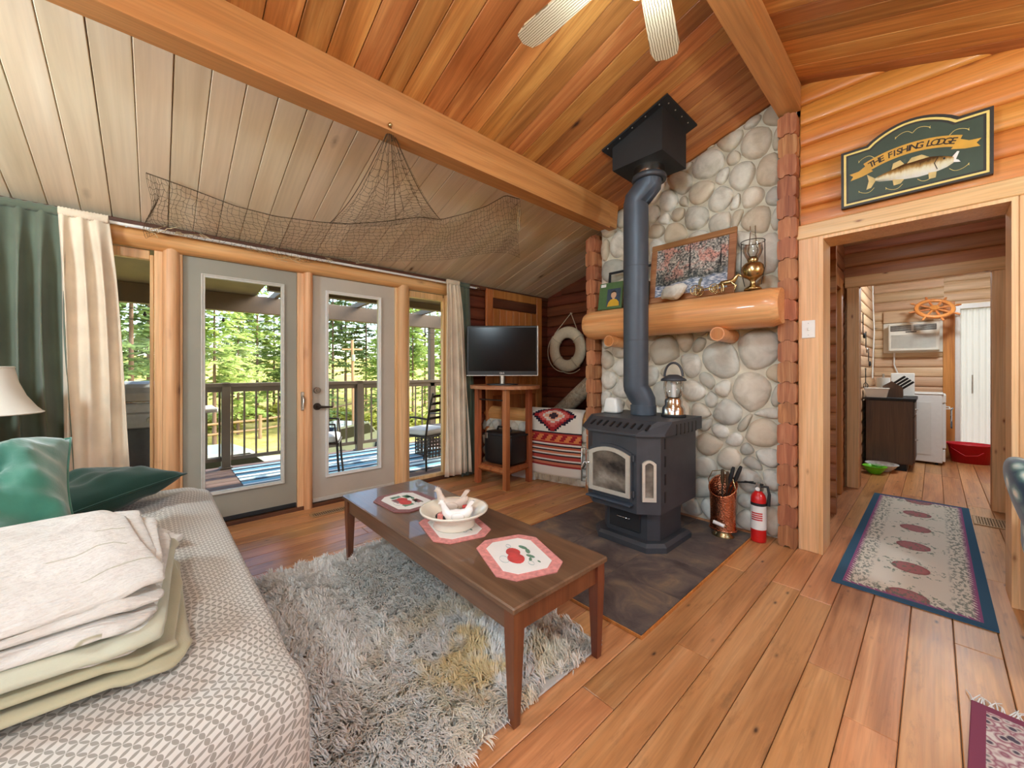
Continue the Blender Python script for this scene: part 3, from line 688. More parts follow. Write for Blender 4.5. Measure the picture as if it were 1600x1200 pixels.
# stove
HZ = .0135
stv = thing('wood_stove', 'black steel stove with arched glass door standing on the slate hearth', 'stove', (-1.45, 2.6, HZ))
def bay(hw, yb, ys, yf, hf): return [(-hw, yb), (-hw, ys), (-hf, yf), (hf, yf), (hw, ys), (hw, yb)]
def loft(mb, A, za, B_, zb, capa=True, capb=True):
    n = len(A); vs = [(*p, za) for p in A] + [(*p, zb) for p in B_]
    mb.add(vs, [(i, (i + 1) % n, n + (i + 1) % n, n + i) for i in range(n)])
    if capa: mb.add(vs[:n], [tuple(reversed(range(n)))])
    if capb: mb.add(vs[n:], [tuple(range(n))])
    return mb
bp = bay(.275, .22, -.16, -.26, .185)
b = MB(); loft(b, bp, 0, bp, .035); bq = bay(.255, .2, -.15, -.24, .175); loft(b, bp, .035, bq, .055); b.build('base_plate', M['black_iron'], stv)
pp = bay(.215, .18, -.13, -.19, .155); ped = loft(MB(), pp, .055, pp, .275).build('pedestal', M['black_iron'], stv)
dr = MB().box(-.13, .11, -.203, -.188, .09, .245, .005).build('ash_drawer', M['matte_black'], ped)
h = MB(); h.tube([(-.05, -.203, .175), (-.05, -.225, .178), (.04, -.225, .178), (.04, -.203, .175)], .005, 8); h.build('drawer_pull', M['chrome'], ped)
bo = bay(.28, .28, -.25, -.35, .17)
body = loft(MB(), bo, .275, bo, .78).build('body', M['black_iron'], stv)
hA = bay(.315, .3, -.265, -.385, .185); hB = bay(.315, .3, -.16, -.235, .25)
hood = loft(MB(), hA, .775, hA, .79, True, False); loft(hood, hA, .79, hB, .862, False, True); hood = hood.build('hood', M['black_iron'], stv)
sl = MB().box(-.0065, .0065, -.004, .004, -.03, .03).mesh('vent_slot'); sl.materials.append(M['black'])
for k in range(9): link('vent_slot', sl, None, hood, (-.19 + k * .052, -.311, .828), (-math.atan2(.15, .072), 0, 0))
sv = MB().box(-.003, .003, -.008, .008, -.035, .035).mesh('vent_slot'); sv.materials.append(M['black'])
for k in range(6): link('vent_slot', sv, None, hood, (.3145, -.1 + k * .06, .805) if k else (.3145, -.1, .805))
for k in range(4): link('vent_slot', sv, None, body, (.28, -.19, .72 - k * .115))
t = NT('sooty_glass'); co = t.coord(); M['soot'] = t.fin(t.ramp(t.noise(t.map(co, (6, 6, 9)), 1, 5), [(.35, C(48, 44, 42)), (.55, C(112, 102, 90)), (.72, C(158, 150, 138))]), .12, 0, .5)
ox = -.02
dd = MB(); loft_o = arch(ox - .165, ox + .165, .36, .655, .045); dd.prism(loft_o, -.368, -.35, 'y'); dd = dd.build('fire_door', M['black_iron'], stv)
f_ = MB(); frame_strip(f_, arch(ox - .155, ox + .155, .372, .64, .04), arch(ox - .128, ox + .128, .398, .622, .034), -.382, -.36); f_.build('door_trim', M['silver_trim'], dd)
MB().prism(arch(ox - .13, ox + .13, .396, .622, .034), -.374, -.366, 'y').build('door_glass', M['soot'], dd)
h = MB(); h.tube([(ox - .165, -.37, .55), (ox - .19, -.39, .55), (ox - .2, -.39, .52)], .007, 8)
for k in range(6): h.torus((ox - .182 - k * .004, -.392, .548 - k * .007), .013, .004, 12, 6, 'x')
h.build('door_handle', M['chrome'], dd)
for z in (.4, .63): MB().cyl((ox + .172, -.36, z - .02), (ox + .172, -.36, z + .02), .008, n=10).build('hinge', M['black_iron'], dd)
for sgn in (1, -1):
    cx, cy = sgn * .225, -.3; an = sgn * math.atan2(.1, .11)
    sw = MB(); frame_strip(sw, arch(-.043, .043, .36, .6, .022), arch(-.026, .026, .385, .59, .016), -.018, .0); so_ = sw.build('side_window', M['silver_trim'], stv, (cx, cy, 0), (0, 0, an))
    MB().prism(arch(-.028, .028, .383, .592, .016), -.008, -.001, 'y').build('side_glass', M['soot'], so_)
MB().box(-.19, .15, -.405, -.35, .325, .338, .003).build('ash_lip', M['black_pipe'], stv)
h = MB(); h.tube([(-.283, -.28, .62), (-.3, -.3, .62), (-.3, -.3, .38), (-.283, -.28, .38)], .006, 8); h.build('side_handle', M['steel'], stv)

# stove pipe
sp = thing('stove_pipe', 'slate grey stove pipe with two bends rising to a black ceiling box', 'pipe', (-1.47, 2.68, .8785))
def zz(z): return z - .8785
MB().cyl((0, 0, 0), (0, 0, .07), .093, n=28).build('flue_collar', M['black_pipe'], sp)
ex, ey = -.045, -.03
MB().tube([(0, 0, .06), (0, 0, .1), (ex * .5, ey * .5, .15), (ex, ey, .2), (ex, ey, .24)], [.088, .088, .092, .09, .09], 28).build('lower_bend', M['black_pipe'], sp)
b = MB(); b.cyl((ex, ey, .2), (ex, ey, zz(2.46)), .09, n=28); b.build('pipe_section', M['black_pipe'], sp)
for z in (.55, 1.1): MB().torus((ex, ey, z), .0895, .002, 28, 6).build('seam', M['black_iron'], sp)
tx, ty = .045, .0
MB().tube([(ex, ey, zz(2.44)), (ex, ey, zz(2.47)), (tx, ty, zz(2.58)), (tx, ty, zz(2.64))], [.091, .092, .093, .093], 28).build('upper_bend', M['black_pipe'], sp)
MB().lathe([(.093, 0), (.118, 0), (.122, .012), (.122, .025), (.118, .035), (.09, .035)], 32, (tx, ty, zz(2.6))).build('trim_ring', M['black_iron'], sp)
MB().cyl((tx, ty, zz(2.63)), (tx, ty, zz(2.7)), .108, n=32).build('chrome_collar', M['chrome'], sp)
def cz(x): return zl(x) - .8785 - .002
bx0, bx1, by0, by1 = -.15, .235, -.18, .19
bb = MB(); x0w, x1w = -1.47 + bx0, -1.47 + bx1
bb.prism([(bx0, zz(2.69)), (bx1, zz(2.69)), (bx1, cz(x1w)), (bx0, cz(x0w))], by0, by1, 'y'); sbx = bb.build('support_box', M['matte_black'], sp)
fb = MB(); fx0, fx1 = bx0 - .06, bx1 + .06; fb.prism([(fx0, cz(-1.47 + fx0) - .012), (fx1, cz(-1.47 + fx1) - .012), (fx1, cz(-1.47 + fx1)), (fx0, cz(-1.47 + fx0))], by0 - .05, by1 + .05, 'y'); fb.build('flange', M['matte_black'], sbx)
sc_ = MB().sphere((0, 0, 0), .005, 8, 6).mesh('screw'); sc_.materials.append(M['steel'])
for k in range(5): xx = fx0 + .04 + k * .1; link('screw', sc_, None, sbx, (xx, by0 - .03, cz(-1.47 + xx) - .013))
for k in range(4): link('screw', sc_, None, sbx, (fx1 - .025, by0 + .02 + k * .1, cz(-1.47 + fx1 - .025) - .013))

# camping lantern and white box on the stove
ZT = HZ + .862
lt = thing('camping_lantern', 'chrome camping lantern with clear globe and bail handle on stove', 'lantern', (-1.26, 2.72, ZT))
MB().lathe([(0, 0), (.082, 0), (.084, .012), (.078, .02)], 28).build('foot', M['matte_black'], lt)
MB().lathe([(.078, .02), (.076, .06), (.07, .075), (.06, .085), (.06, .115), (.052, .14), (.0, .14)], 28).build('base', M['chrome'], lt)
MB().lathe([(.05, .14), (.062, .17), (.068, .21), (.066, .245), (.058, .262)], 28).build('globe', M['clear'], lt)
MB().cyl((0, 0, .14), (0, 0, .25), .017, n=14).build('lamp_tube', M['white'], lt)
MB().lathe([(.058, .262), (.086, .255), (.084, .268), (.05, .29), (.03, .3), (0, .3)], 28).build('cap', M['black_iron'], lt)
bl = MB(); bl.tube([(.066 * math.cos(a), 0, .285 + .1 * math.sin(a)) for a in [PI * k / 14 for k in range(15)]], .0085, 8); bl.build('bail_handle', M['black_iron'], lt)
for a in (0, 2.1, 4.2): MB().cyl((.064 * math.cos(a), .064 * math.sin(a), .14), (.064 * math.cos(a), .064 * math.sin(a), .26), .003, n=6).build('guard_wire', M['chrome'], lt)
wb = MB(); v, f = superq((0, 0, .06), (.058, .05, .06), .35, .35, 24, 12, lambda p: [p[0] * (1 - .18 * (p[2] / .06)), p[1] * (1 - .12 * (p[2] / .06)), p[2]]); wb.add(v, f, True)
tag(wb.build('white_speaker', M['white_plastic'], None, (-1.69, 2.62, ZT + .0005)), 'small rounded white plastic box on stove beside the pipe', 'box')

# mantel
mt = thing('mantel_shelf', 'thick honey coloured log mantel across the stone chimney', 'mantel', (-1.48, 3.1, 1.47))
pts = []; N = 24; segs = 30; vs = []
for i in range(segs + 1):
    tt = i / segs; X = -.79 + 1.58 * tt; e = min(tt, 1 - tt) * 1.58; sh_ = 1 - .13 * max(0, 1 - e / .045) ** 1.3
    for k in range(N):
        a = 2 * PI * k / N; r = .138 * sh_ * (1 + .035 * nz(X * 2.2, math.cos(a) * 1.6 + 4, math.sin(a) * 1.6)); y = r * math.cos(a); z = .17 + r * math.sin(a)
        vs.append((X, y, min(z, .296)))
b = MB(); b.add(vs, [(i * N + k, (i + 1) * N + k, (i + 1) * N + (k + 1) % N, i * N + (k + 1) % N) for i in range(segs) for k in range(N)], True)
b.add(vs[:N], [tuple(range(N))]); b.add(vs[-N:], [tuple(reversed(range(N)))]); b.build('log_shelf', M['mantel'], mt)
for X in (.42, -.49):
    bm_ = MB().cyl((X, -.12, 0), (X, .17, 0), .05, .056, 18); bk = bm_.build('bracket', M['mantel'], mt)
    MB().cyl((X, -.1215, 0), (X, -.12, 0), .043, n=18).build('end_grain', M['boxwood'], bk)
MZ = 1.47 + .2965

# things on the mantel
def pic_mat():
    t = NT('forest_stream_print'); co = t.coord(); s = t.sep(co)
    z = s[2]; n1 = t.noise(co, 62, 6, .75); n2 = t.noise(co, 8, 4, .6, .8); n3 = t.noise(t.map(co, (26, 1, 95)), 1, 5, .6); n4 = t.noise(t.map(co, (5, 1, 9), (3, 0, 1)), 1, 3)
    leaf = t.ramp(n1, [(.36, C(38, 40, 44)), (.47, C(108, 108, 106)), (.56, C(190, 184, 176)), (.66, C(230, 218, 206))])
    leaf = t.mix(t.math('MULTIPLY', t.ramp(n2, [(.5, (0, 0, 0)), (.6, (1, 1, 1))]), t.ramp(n1, [(.4, (0, 0, 0)), (.52, (.75, .75, .75))])), leaf, C(216, 146, 132))
    tr = t.noise(t.map(co, (17, 1, .9), (1.7, 0, 0), (0, .08, 0)), 1, 3, .6, .5); leaf = t.mix(t.ramp(tr, [(.66, (0, 0, 0)), (.68, (.92, .92, .92))]), leaf, C(34, 34, 38))
    bank = t.ramp(n1, [(.38, C(30, 34, 40)), (.52, C(88, 94, 92)), (.66, C(178, 172, 158))])
    water = t.ramp(n3, [(.34, C(60, 74, 98)), (.48, C(138, 152, 174)), (.6, C(226, 228, 232))])
    zz_ = t.math('ADD', z, t.math('MULTIPLY', t.math('SUBTRACT', n4, .5), .22))
    c = t.mix(t.ramp(zz_, [(.2, (0, 0, 0)), (.25, (1, 1, 1))]), bank, leaf)
    c = t.mix(t.ramp(t.math('ADD', zz_, t.math('MULTIPLY', s[0], -.1)), [(.15, (1, 1, 1)), (.18, (0, 0, 0))]), c, water)
    return t.fin(c, .25, 0, .4)
pc = thing('framed_picture', 'wood framed autumn stream picture leaning on the mantel against stones', 'picture', (-1.31, 3.085, MZ)); pc.rotation_euler = (-.13, 0, 0)
W, Hh = .66, .505
for nm, (a, b_, c, d) in (('frame_rail', (-W / 2, W / 2, 0, .05)), ('frame_rail', (-W / 2, W / 2, Hh - .05, Hh)), ('frame_stile', (-W / 2, -W / 2 + .05, .05, Hh - .05)), ('frame_stile', (W / 2 - .05, W / 2, .05, Hh - .05))): MB().box(a, b_, -.014, .012, c, d, .005).build(nm, M['frame'], pc)
MB().box(-W / 2 + .045, W / 2 - .045, -.004, .004, .045, Hh - .045).build('print', pic_mat(), pc)
# oil lamp
ol = thing('oil_lamp', 'brass oil lamp with glass chimney at end of the mantel', 'lamp', (-.855, 3.06, MZ))
MB().lathe([(0, 0), (.055, 0), (.05, .012), (.02, .03), (.016, .06), (.03, .075), (.062, .095), (.07, .13), (.066, .165), (.05, .185), (.03, .195), (0, .195)], 24).build('font', M['brass'], ol)
MB().lathe([(.03, .195), (.036, .21), (.022, .23), (0, .23)], 18).build('burner', M['brass'], ol)
MB().lathe([(.028, .2), (.05, .24), (.062, .275), (.055, .32), (.062, .335)], 24).build('shade_ring', M['clear'], ol)
MB().lathe([(.022, .23), (.036, .27), (.024, .33), (.018, .4), (.019, .45)], 20).build('chimney', M['clear'], ol)
c = MB(); c.torus((0, 0, .335), .072, .003, 28, 6); c.tube([(.072, 0, .335), (.074, 0, .15), (.05, 0, .03)], .003, 6); c.tube([(-.072, 0, .335), (-.074, 0, .15), (-.05, 0, .03)], .003, 6); c.build('bail_frame', M['iron_dark'], ol)
# rock
v, f = superq((0, 0, .052), (.095, .045, .055), .7, .8, 16, 10, lambda p: [p[0] + p[2] * .5 + .02 * nz(p[0] * 20, p[1] * 20, p[2] * 20), p[1], p[2] * (1 + .35 * nz(p[0] * 14 + 5, p[1] * 14, 0))]); b = MB().add(v, f, False)
tag(b.build('rock', M['stone'], None, (-1.385, 2.99, MZ + .006)), 'pale grey rock sitting on the mantel before the picture', 'rock')
# brass carriage
ct = thing('brass_carriage', 'small brass horse carriage ornament with spoked wheels on the mantel', 'ornament', (-1.12, 2.99, MZ))
def wheel(mb, c, R, r, n=8):
    mb.torus(c, R, r, 20, 6, 'y')
    for k in range(n): a = 2 * PI * k / n; mb.cyl(c, (c[0] + R * math.cos(a), c[1], c[2] + R * math.sin(a)), .0022, n=5)
    return mb
for (x, y, R) in ((-.085, -.03, .036), (-.085, .03, .036), (.045, -.03, .03), (.045, .03, .03)): wheel(MB(), (x, y, R + .003), R, .0035).build('wheel', M['brass'], ct)
c = MB(); c.cyl((-.085, -.03, .039), (-.085, .03, .039), .003, n=6); c.cyl((.045, -.03, .033), (.045, .03, .033), .003, n=6); c.tube([(-.1, 0, .05), (-.04, 0, .042), (.03, 0, .045), (.07, 0, .05)], .006, 6)
c.grid(lambda u, v: (-.055 + .06 * u, -.022 + .044 * v, .05 + .012 * math.cos(u * 3)), 6, 2); c.grid(lambda u, v: (-.06 - .012 * math.sin(u * 2.4) + .018 * u * u, -.024 + .048 * v, .055 + .07 * u), 8, 2); c.build('carriage_body', M['brass'], ct)
# brass horse
hs = MB(); hs.tube([(-.055, 0, .05), (-.045, 0, .062), (-.02, 0, .063), (.015, 0, .064), (.035, 0, .072), (.05, 0, .095), (.062, 0, .105), (.08, 0, .092), (.084, 0, .088)], [.008, .018, .019, .018, .019, .012, .01, .008, .005], 10)
for (x, y, kx) in ((-.042, .01, -.012), (-.038, -.01, .008), (.026, .01, .012), (.022, -.01, .03)): hs.tube([(x, y, .055), (x + kx, y, .03), (x + kx * .6, y, .004), (x + kx * .6 + .006, y, .001)], [.009, .005, .004, .005], 8)
hs.tube([(-.055, 0, .065), (-.075, 0, .055), (-.078, 0, .03)], [.004, .006, .002], 6)
tag(hs.build('brass_horse', M['brass'], None, (-.985, 2.985, MZ + .001)), 'brass horse figurine pulling towards the oil lamp on the mantel', 'ornament')
# green book with a portrait on its cover
bk = thing('portrait_book', 'green book with a boy portrait on its cover leaning on stones', 'book', (-2.0, 3.03, MZ), .08); bk.rotation_euler = (-.2, .0, .12)
M['book_green'] = plain('book_green', C(74, 104, 62), .5, var=.1); M['portrait_blue'] = plain('portrait_blue', C(52, 66, 84), .5, var=.2, nscale=40); M['skin'] = plain('printed_skin', C(206, 166, 132), .5); M['yellow'] = plain('printed_yellow', C(206, 160, 40), .5); M['hair'] = plain('printed_hair', C(40, 28, 22), .5)
MB().box(-.115, .115, 0, .02, 0, .255, .003).build('cover', M['book_green'], bk)
MB().box(-.112, .112, .004, .022, .003, .25).build('pages', M['white_plastic'], bk)
MB().box(-.03, .1, -.0012, 0, .02, .19).build('portrait_print', M['portrait_blue'], bk)
q = MB(); q.prism([(.035 + .026 * math.cos(a), .13 + .034 * math.sin(a)) for a in [2 * PI * k / 18 for k in range(18)]], -.002, -.001, 'y'); q.box(.024, .046, -.002, -.001, .08, .105); q.build('printed_face', M['skin'], bk)
q = MB(); q.prism([(.035 + .028 * math.cos(a), .138 + .034 * math.sin(a)) for a in [PI * (-.08) + PI * 1.16 * k / 12 for k in range(13)]] + [(.012, .148), (.035, .156), (.058, .148)], -.003, -.002, 'y'); q.build('printed_hair', M['hair'], bk)
MB().prism([(-.022, .022), (.094, .022), (.088, .06), (.06, .088), (.01, .088), (-.012, .06)], -.0022, -.0012, 'y').build('printed_shirt', M['yellow'], bk)
MB().box(-.1, -.05, -.0012, 0, .215, .243).build('price_sticker', M['white_plastic'], bk)
# black metal frame behind the pipe
mf = thing('metal_frame', 'thin black metal frame standing on the mantel behind the pipe', 'frame', (-1.84, 3.12, MZ)); mf.rotation_euler = (-.1, 0, 0)
for (a, b_, c, d) in ((-.24, .24, .345, .365), (-.24, .24, 0, .02), (-.24, -.22, .02, .345), (.22, .24, .02, .345)): MB().box(a, b_, -.008, .008, c, d, .002).build('frame_bar', M['matte_black'], mf)
g = MB().box(.0, .02, -.03, .06, 0, .2, .003).mesh('cover')
tag(MB().box(0, .03, 0, .13, 0, .2, .003).build('dark_book', plain('dark_green_cover', C(32, 48, 40), .5), None, (-1.665, 3.0, MZ)), 'dark green upright book between pipe and the framed picture', 'book')

# copper bucket with fire tools
cb = thing('coal_scuttle', 'hammered copper scuttle holding fire tools beside the extinguisher', 'bucket', (-1.035, 3.02, .006))
MB().lathe([(0, 0), (.07, 0), (.075, .01), (.055, .03), (.05, .05), (.075, .055)], 28, sy=.85).build('foot', M['brass'], cb)
n = 32; vs = []
for i in range(10):
    s = i / 9
    for k in range(n):
        a = 2 * PI * k / n; lip = .17 + .27 * s if True else 0
        top = .30 + .13 * (.5 + .5 * math.sin(a)) ** 1.0
        z = .055 + (top - .055) * s; r = .085 - .004 * math.sin(s * PI) + .006 * s
        vs.append((r * math.cos(a), .85 * r * math.sin(a), z))
b = MB(); b.add(vs, [(i * n + k, i * n + (k + 1) % n, (i + 1) * n + (k + 1) % n, (i + 1) * n + k) for i in range(9) for k in range(n)], True); b.tube([Vector(v) for v in vs[-n:]], .005, 6, closed=True); b.tube([(.088 * math.cos(2 * PI * k / 28), .075 * math.sin(2 * PI * k / 28), .06) for k in range(28)], .006, 6, closed=True)
b.build('bucket_body', M['copper'], cb)
h = MB(); h.tube([(-.04, -.082, .125), (-.035, -.1, .125), (.05, -.1, .11), (.055, -.08, .11)], .005, 6); h.build('handle_wire', M['brass'], cb)
MB().cyl((-.028, -.1, .124), (.044, -.1, .111), .013, n=12).build('ceramic_grip', M['white_ceramic'], cb)
h = MB(); h.tube([(-.09, 0, .33), (-.095, -.01, .4), (-.07, -.005, .46), (0, .02, .475), (.06, 0, .44), (.092, 0, .33)], .0035, 6); h.build('bail', M['brass'], cb)
def tool(lab, nm, x, y, lean, L, head):
    o = thing(nm, lab, 'tool', (-1.035 + x, 3.02 + y, .07), group=None); o.rotation_euler = (lean[1], lean[0], 0)
    MB().cyl((0, 0, 0), (0, 0, L * .8), .005, n=8).build('shaft', M['iron_dark'], o)
    MB().tube([(0, 0, L * .74), (0, 0, L * .8), (0, 0, L * .95), (0, 0, L)], [.007, .014, .013, .009], 10).build('grip', M['oak_dark'] if head else M['matte_black'], o)
    b = MB(); b.box(-.02, .02, -.004, .004, .004, .05, .002); b.build('head', M['iron_dark'], o)
tool('dark fire poker with wooden grip upright in the copper scuttle', 'fire_poker', -.01, .0, (.02, .0), .42, True)
tool('fire tongs with wooden grip beside the poker in copper scuttle', 'fire_tongs', .012, .01, (.05, .02), .41, True)
tool('ash brush with black grip leaning out of the copper scuttle', 'hearth_brush', -.03, -.02, (.24, .03), .47, False)
tool('ash shovel with black grip leaning furthest out of the copper scuttle', 'ash_shovel', -.052, .01, (.35, .0), .49, False)
# fire extinguisher
fe = thing('fire_extinguisher', 'red fire extinguisher standing on the floor by the stones', 'extinguisher', (-.842, 3.14, .0005))
MB().lathe([(0, 0), (.046, 0), (.048, .01), (.048, .3), (.042, .325), (.026, .345), (.018, .355), (0, .355)], 28).build('cylinder_body', M['red'], fe)
lb = MB().lathe([(.0486, .09), (.0486, .27)], 28).build('label_band', M['white_plastic'], fe)
MB().lathe([(.049, .255), (.049, .275)], 28).build('black_band', M['matte_black'], lb)
for z in (.2, .185, .17, .155): MB().grid(lambda u, v: (.0492 * math.cos(-2.3 + 1.5 * u), .0492 * math.sin(-2.3 + 1.5 * u), z + .009 * v), 8, 1).build('print_line', M['red'], lb)
b = MB(); b.cyl((0, 0, .35), (0, 0, .385), .019, n=14); b.box(-.012, .012, -.02, .02, .38, .41, .003); b.build('valve', M['steel'], fe)
b = MB(); b.box(-.09, .03, -.01, .01, .395, .405, .002); b.T = Matrix.Rotation(-.2, 4, 'Y'); b.box(-.1, .05, -.01, .01, .4, .41, .002); b.T = None; b.build('squeeze_handle', M['matte_black'], fe)
MB().tube([(.015, 0, .385), (.055, 0, .39), (.066, 0, .34), (.06, 0, .26)], [.009, .009, .01, .012], 10).build('nozzle', M['matte_black'], fe)
MB().cyl((0, -.024, .37), (0, -.019, .37), .014, n=14).build('gauge', M['white_plastic'], fe)

# switch plate
sw = thing('light_switch', 'white light switch plate on the pine doorway casing', 'switch', (-.566, YG - .0555, 1.42))
MB().box(-.036, .036, -.006, 0, 0, .118, .003).build('plate', M['white'], sw); MB().box(-.005, .005, -.016, -.006, .05, .07, .002).build('toggle', M['white_plastic'], sw)
sm2 = MB().cyl((0, -.008, 0), (0, -.006, 0), .003, n=8).mesh('screw'); sm2.materials.append(M['steel'])
for z in (.02, .098): link('screw', sm2, None, sw, (0, 0, z))

# fish sign
sg = thing('fishing_sign', 'dark green arched wooden sign with painted bass and gold banner above doorway', 'sign', (-.095, YG - .058, 2.222)); sg.rotation_euler = (.03, 0, 0)
def sgo(i):
    w_ = .302 - i; z0 = i; z1 = .345 - i; p = [(-w_, z0), (w_, z0), (w_, z1), (.185 - i * .6, z1)]
    p += [(.185 - i * .6 - (.37 - i * 1.2) * k / 14, z1 + .075 * math.sin(PI * k / 14) ** .8) for k in range(1, 14)]
    return p + [(-.185 + i * .6, z1), (-w_, z1)]
M['sign_green'] = plain('sign_green', C(52, 66, 50), .5, var=.2, nscale=8); M['sign_edge'] = plain('sign_edge', C(38, 32, 26), .5); M['gold'] = plain('gold_paint', C(232, 206, 120), .4); M['gold2'] = plain('banner_gold', C(206, 154, 50), .45, var=.12, nscale=14)
MB().prism(sgo(0), -.004, .024, 'y').build('board', M['sign_edge'], sg)
q = MB(); frame_strip(q, sgo(.013), sgo(.024), -.007, -.003); q.build('gold_line', M['gold'], sg)
q = MB(); frame_strip(q, sgo(.0), sgo(.012), -.01, -.003); q.build('raised_rim', M['sign_edge'], sg)
MB().prism(sgo(.034), -.0055, -.004, 'y').build('green_field', M['sign_green'], sg)
CX_, CZ_, RR = .0, -.20, .455
def arcp(a, r): return (CX_ + r * math.sin(a), CZ_ + r * math.cos(a))
q = MB(); A0, A1 = -.42, .42
q.prism([arcp(A0 + (A1 - A0) * k / 16, RR + .03) for k in range(17)] + [arcp(A1 - (A1 - A0) * k / 16, RR - .028) for k in range(17)], -.0075, -.0055, 'y')
q.build('banner', M['gold2'], sg)
for sgn in (-1, 1):
    q = MB(); q.prism([(sgn * .155, .185), (sgn * .19, .225), (sgn * .22, .205), (sgn * .262, .2), (sgn * .245, .182), (sgn * .258, .16), (sgn * .205, .168), (sgn * .175, .178)], -.0066, -.0055, 'y'); q.build('banner_tail', M['gold2'], sg)
txt = 'THE FISHING LODGE'; q = MB(); wd = [.6 if c in 'I' else .62 if c == ' ' else 1.0 for c in txt]; tot = sum(wd); acc = 0
for c, ww in zip(txt, wd):
    am = A0 * .93 + (A1 - A0) * .93 * (acc + ww / 2) / tot; acc += ww
    if c == ' ': continue
    x, z = arcp(am, RR); text_mb(q, c, .047, Matrix.Translation((x, -.008, z)) @ Matrix.Rotation(am, 4, 'Y') @ Matrix.Rotation(PI / 2, 4, 'X'), .0006, .12)
q.build('lettering', plain('dark_lettering', C(44, 28, 16), .6), sg)
q = MB(); text_mb(q, 'SINCE 1940', .026, Matrix.Translation((-.02, -.0062, .192)) @ Matrix.Rotation(PI / 2, 4, 'X'), .0004); q.build('faint_lettering', plain('faint_lettering', C(74, 82, 62), .6), sg)
for (cx, cz_, fx, fz) in ((-.24, .27, 1, -1), (.24, .27, -1, -1), (-.24, .075, 1, 1), (.24, .075, -1, 1), (-.08, .345, 1, -1), (.1, .345, -1, -1), (.12, .062, -1, 1), (-.12, .055, 1, 1)):
    q = MB(); q.tube([(cx + fx * (.02 * math.cos(s * 7) * (1 - s) + .09 * s), -.006, cz_ + fz * (.012 * math.sin(s * 7) - .0 * s)) for s in [k / 16 for k in range(17)]], .0014, 5, flat=.4); q.build('scroll', M['gold'], sg)
# the painted fish: a shallow relief
def fish_mat():
    t = NT('painted_bass'); co = t.coord(); s = t.sep(co); n = t.noise(t.map(co, (60, 1, 22)), 1, 4, .6)
    k = t.math('ADD', s[2], t.math('MULTIPLY', t.math('SUBTRACT', n, .5), .035))
    return t.fin(t.ramp(t.math('ADD', t.math('MULTIPLY', k, 12.0), .5), [(.22, C(226, 224, 216)), (.48, C(216, 206, 170)), (.62, C(170, 132, 74)), (.8, C(84, 56, 32))]), .4, 0, .4)
fm = fish_mat()
prof = [(-.135, .006, -.006), (-.12, .012, -.012), (-.08, .022, -.018), (-.03, .034, -.026), (.02, .038, -.03), (.06, .036, -.028), (.09, .03, -.024), (.115, .022, -.018), (.135, .014, -.008)]
q = MB(); nn = 8; vs = []
for (x, zt, zb) in prof:
    for k in range(nn + 1):
        tt = k / nn; zc_ = zb + (zt - zb) * tt; vs.append((x, -.014 * math.sin(PI * tt) ** .6, zc_))
q.add(vs, [(i * (nn + 1) + k, (i + 1) * (nn + 1) + k, (i + 1) * (nn + 1) + k + 1, i * (nn + 1) + k + 1) for i in range(len(prof) - 1) for k in range(nn)], True)
fo = q.build('bass', fm, sg, (0.01, -.0055, .125), (0, .03, 0)); fo.scale = (1.15, 1, 1.45)
M['fin'] = plain('fin_paint', C(206, 180, 116), .5, var=.2)
for nm, pl in (('tail_fin', [(-.13, .0), (-.168, .028), (-.16, .0), (-.168, -.034), (-.15, -.03)]), ('dorsal_fin', [(-.02, .032), (-.005, .05), (.03, .052), (.055, .036)]), ('soft_dorsal_fin', [(-.075, .022), (-.07, .046), (-.045, .052), (-.03, .034)]), ('anal_fin', [(-.07, -.018), (-.065, -.042), (-.04, -.04), (-.028, -.026)]), ('pectoral_fin', [(.055, -.024), (.058, -.048), (.08, -.048), (.082, -.026)])): MB().prism(pl, -.004, .0, 'y').build(nm, M['fin'], fo)
MB().prism([(.13, -.006), (.158, -.012), (.15, -.002), (.142, .002), (.152, .028), (.145, .03), (.128, .012)], -.006, 0, 'y').build('open_mouth', M['white_ceramic'], fo)
MB().cyl((.105, -.014, .014), (.105, -.01, .014), .004, n=10).build('eye', M['matte_black'], fo)
MB().tube([(.085, -.013, .026), (.074, -.0155, .004), (.084, -.013, -.02)], .0015, 5).build('gill_line', M['iron_dark'], fo)
# ------------------------------------------------------------------ coffee table
tb = thing('coffee_table', 'long dark walnut coffee table with tapered legs on shag rug', 'table', (-1.725, 1.13, 0))
TL, TW, TZ = .795, .27, .42
MB().box(-TL, TL, -TW, TW, TZ - .024, TZ, .005).build('table_top', M['table'], tb)
for (a, b_, c, d) in ((-TL + .05, TL - .05, -TW + .022, -TW + .04), (-TL + .05, TL - .05, TW - .04, TW - .022)): MB().box(a, b_, c, d, TZ - .105, TZ - .024, .002).build('apron', M['table'], tb)
for (a, b_) in ((-TL + .022, -TL + .04), (TL - .04, TL - .022)): MB().box(a, b_, -TW + .05, TW - .05, TZ - .105, TZ - .024, .002).build('apron', M['table_leg'], tb)
lg = MB(); loft(lg, [(-.014, -.014), (.014, -.014), (.014, .014), (-.014, .014)], 0, [(-.024, -.024), (.024, -.024), (.024, .024), (-.024, .024)], TZ - .105); loft(lg, [(-.024, -.024), (.024, -.024), (.024, .024), (-.024, .024)], TZ - .105, [(-.024, -.024), (.024, -.024), (.024, .024), (-.024, .024)], TZ - .024, False)
lg = lg.mesh('leg'); lg.materials.append(M['table_leg'])
for sx in (-1, 1):
    for sy in (-1, 1): link('leg', lg, None, tb, (sx * (TL - .034), sy * (TW - .034), 0))

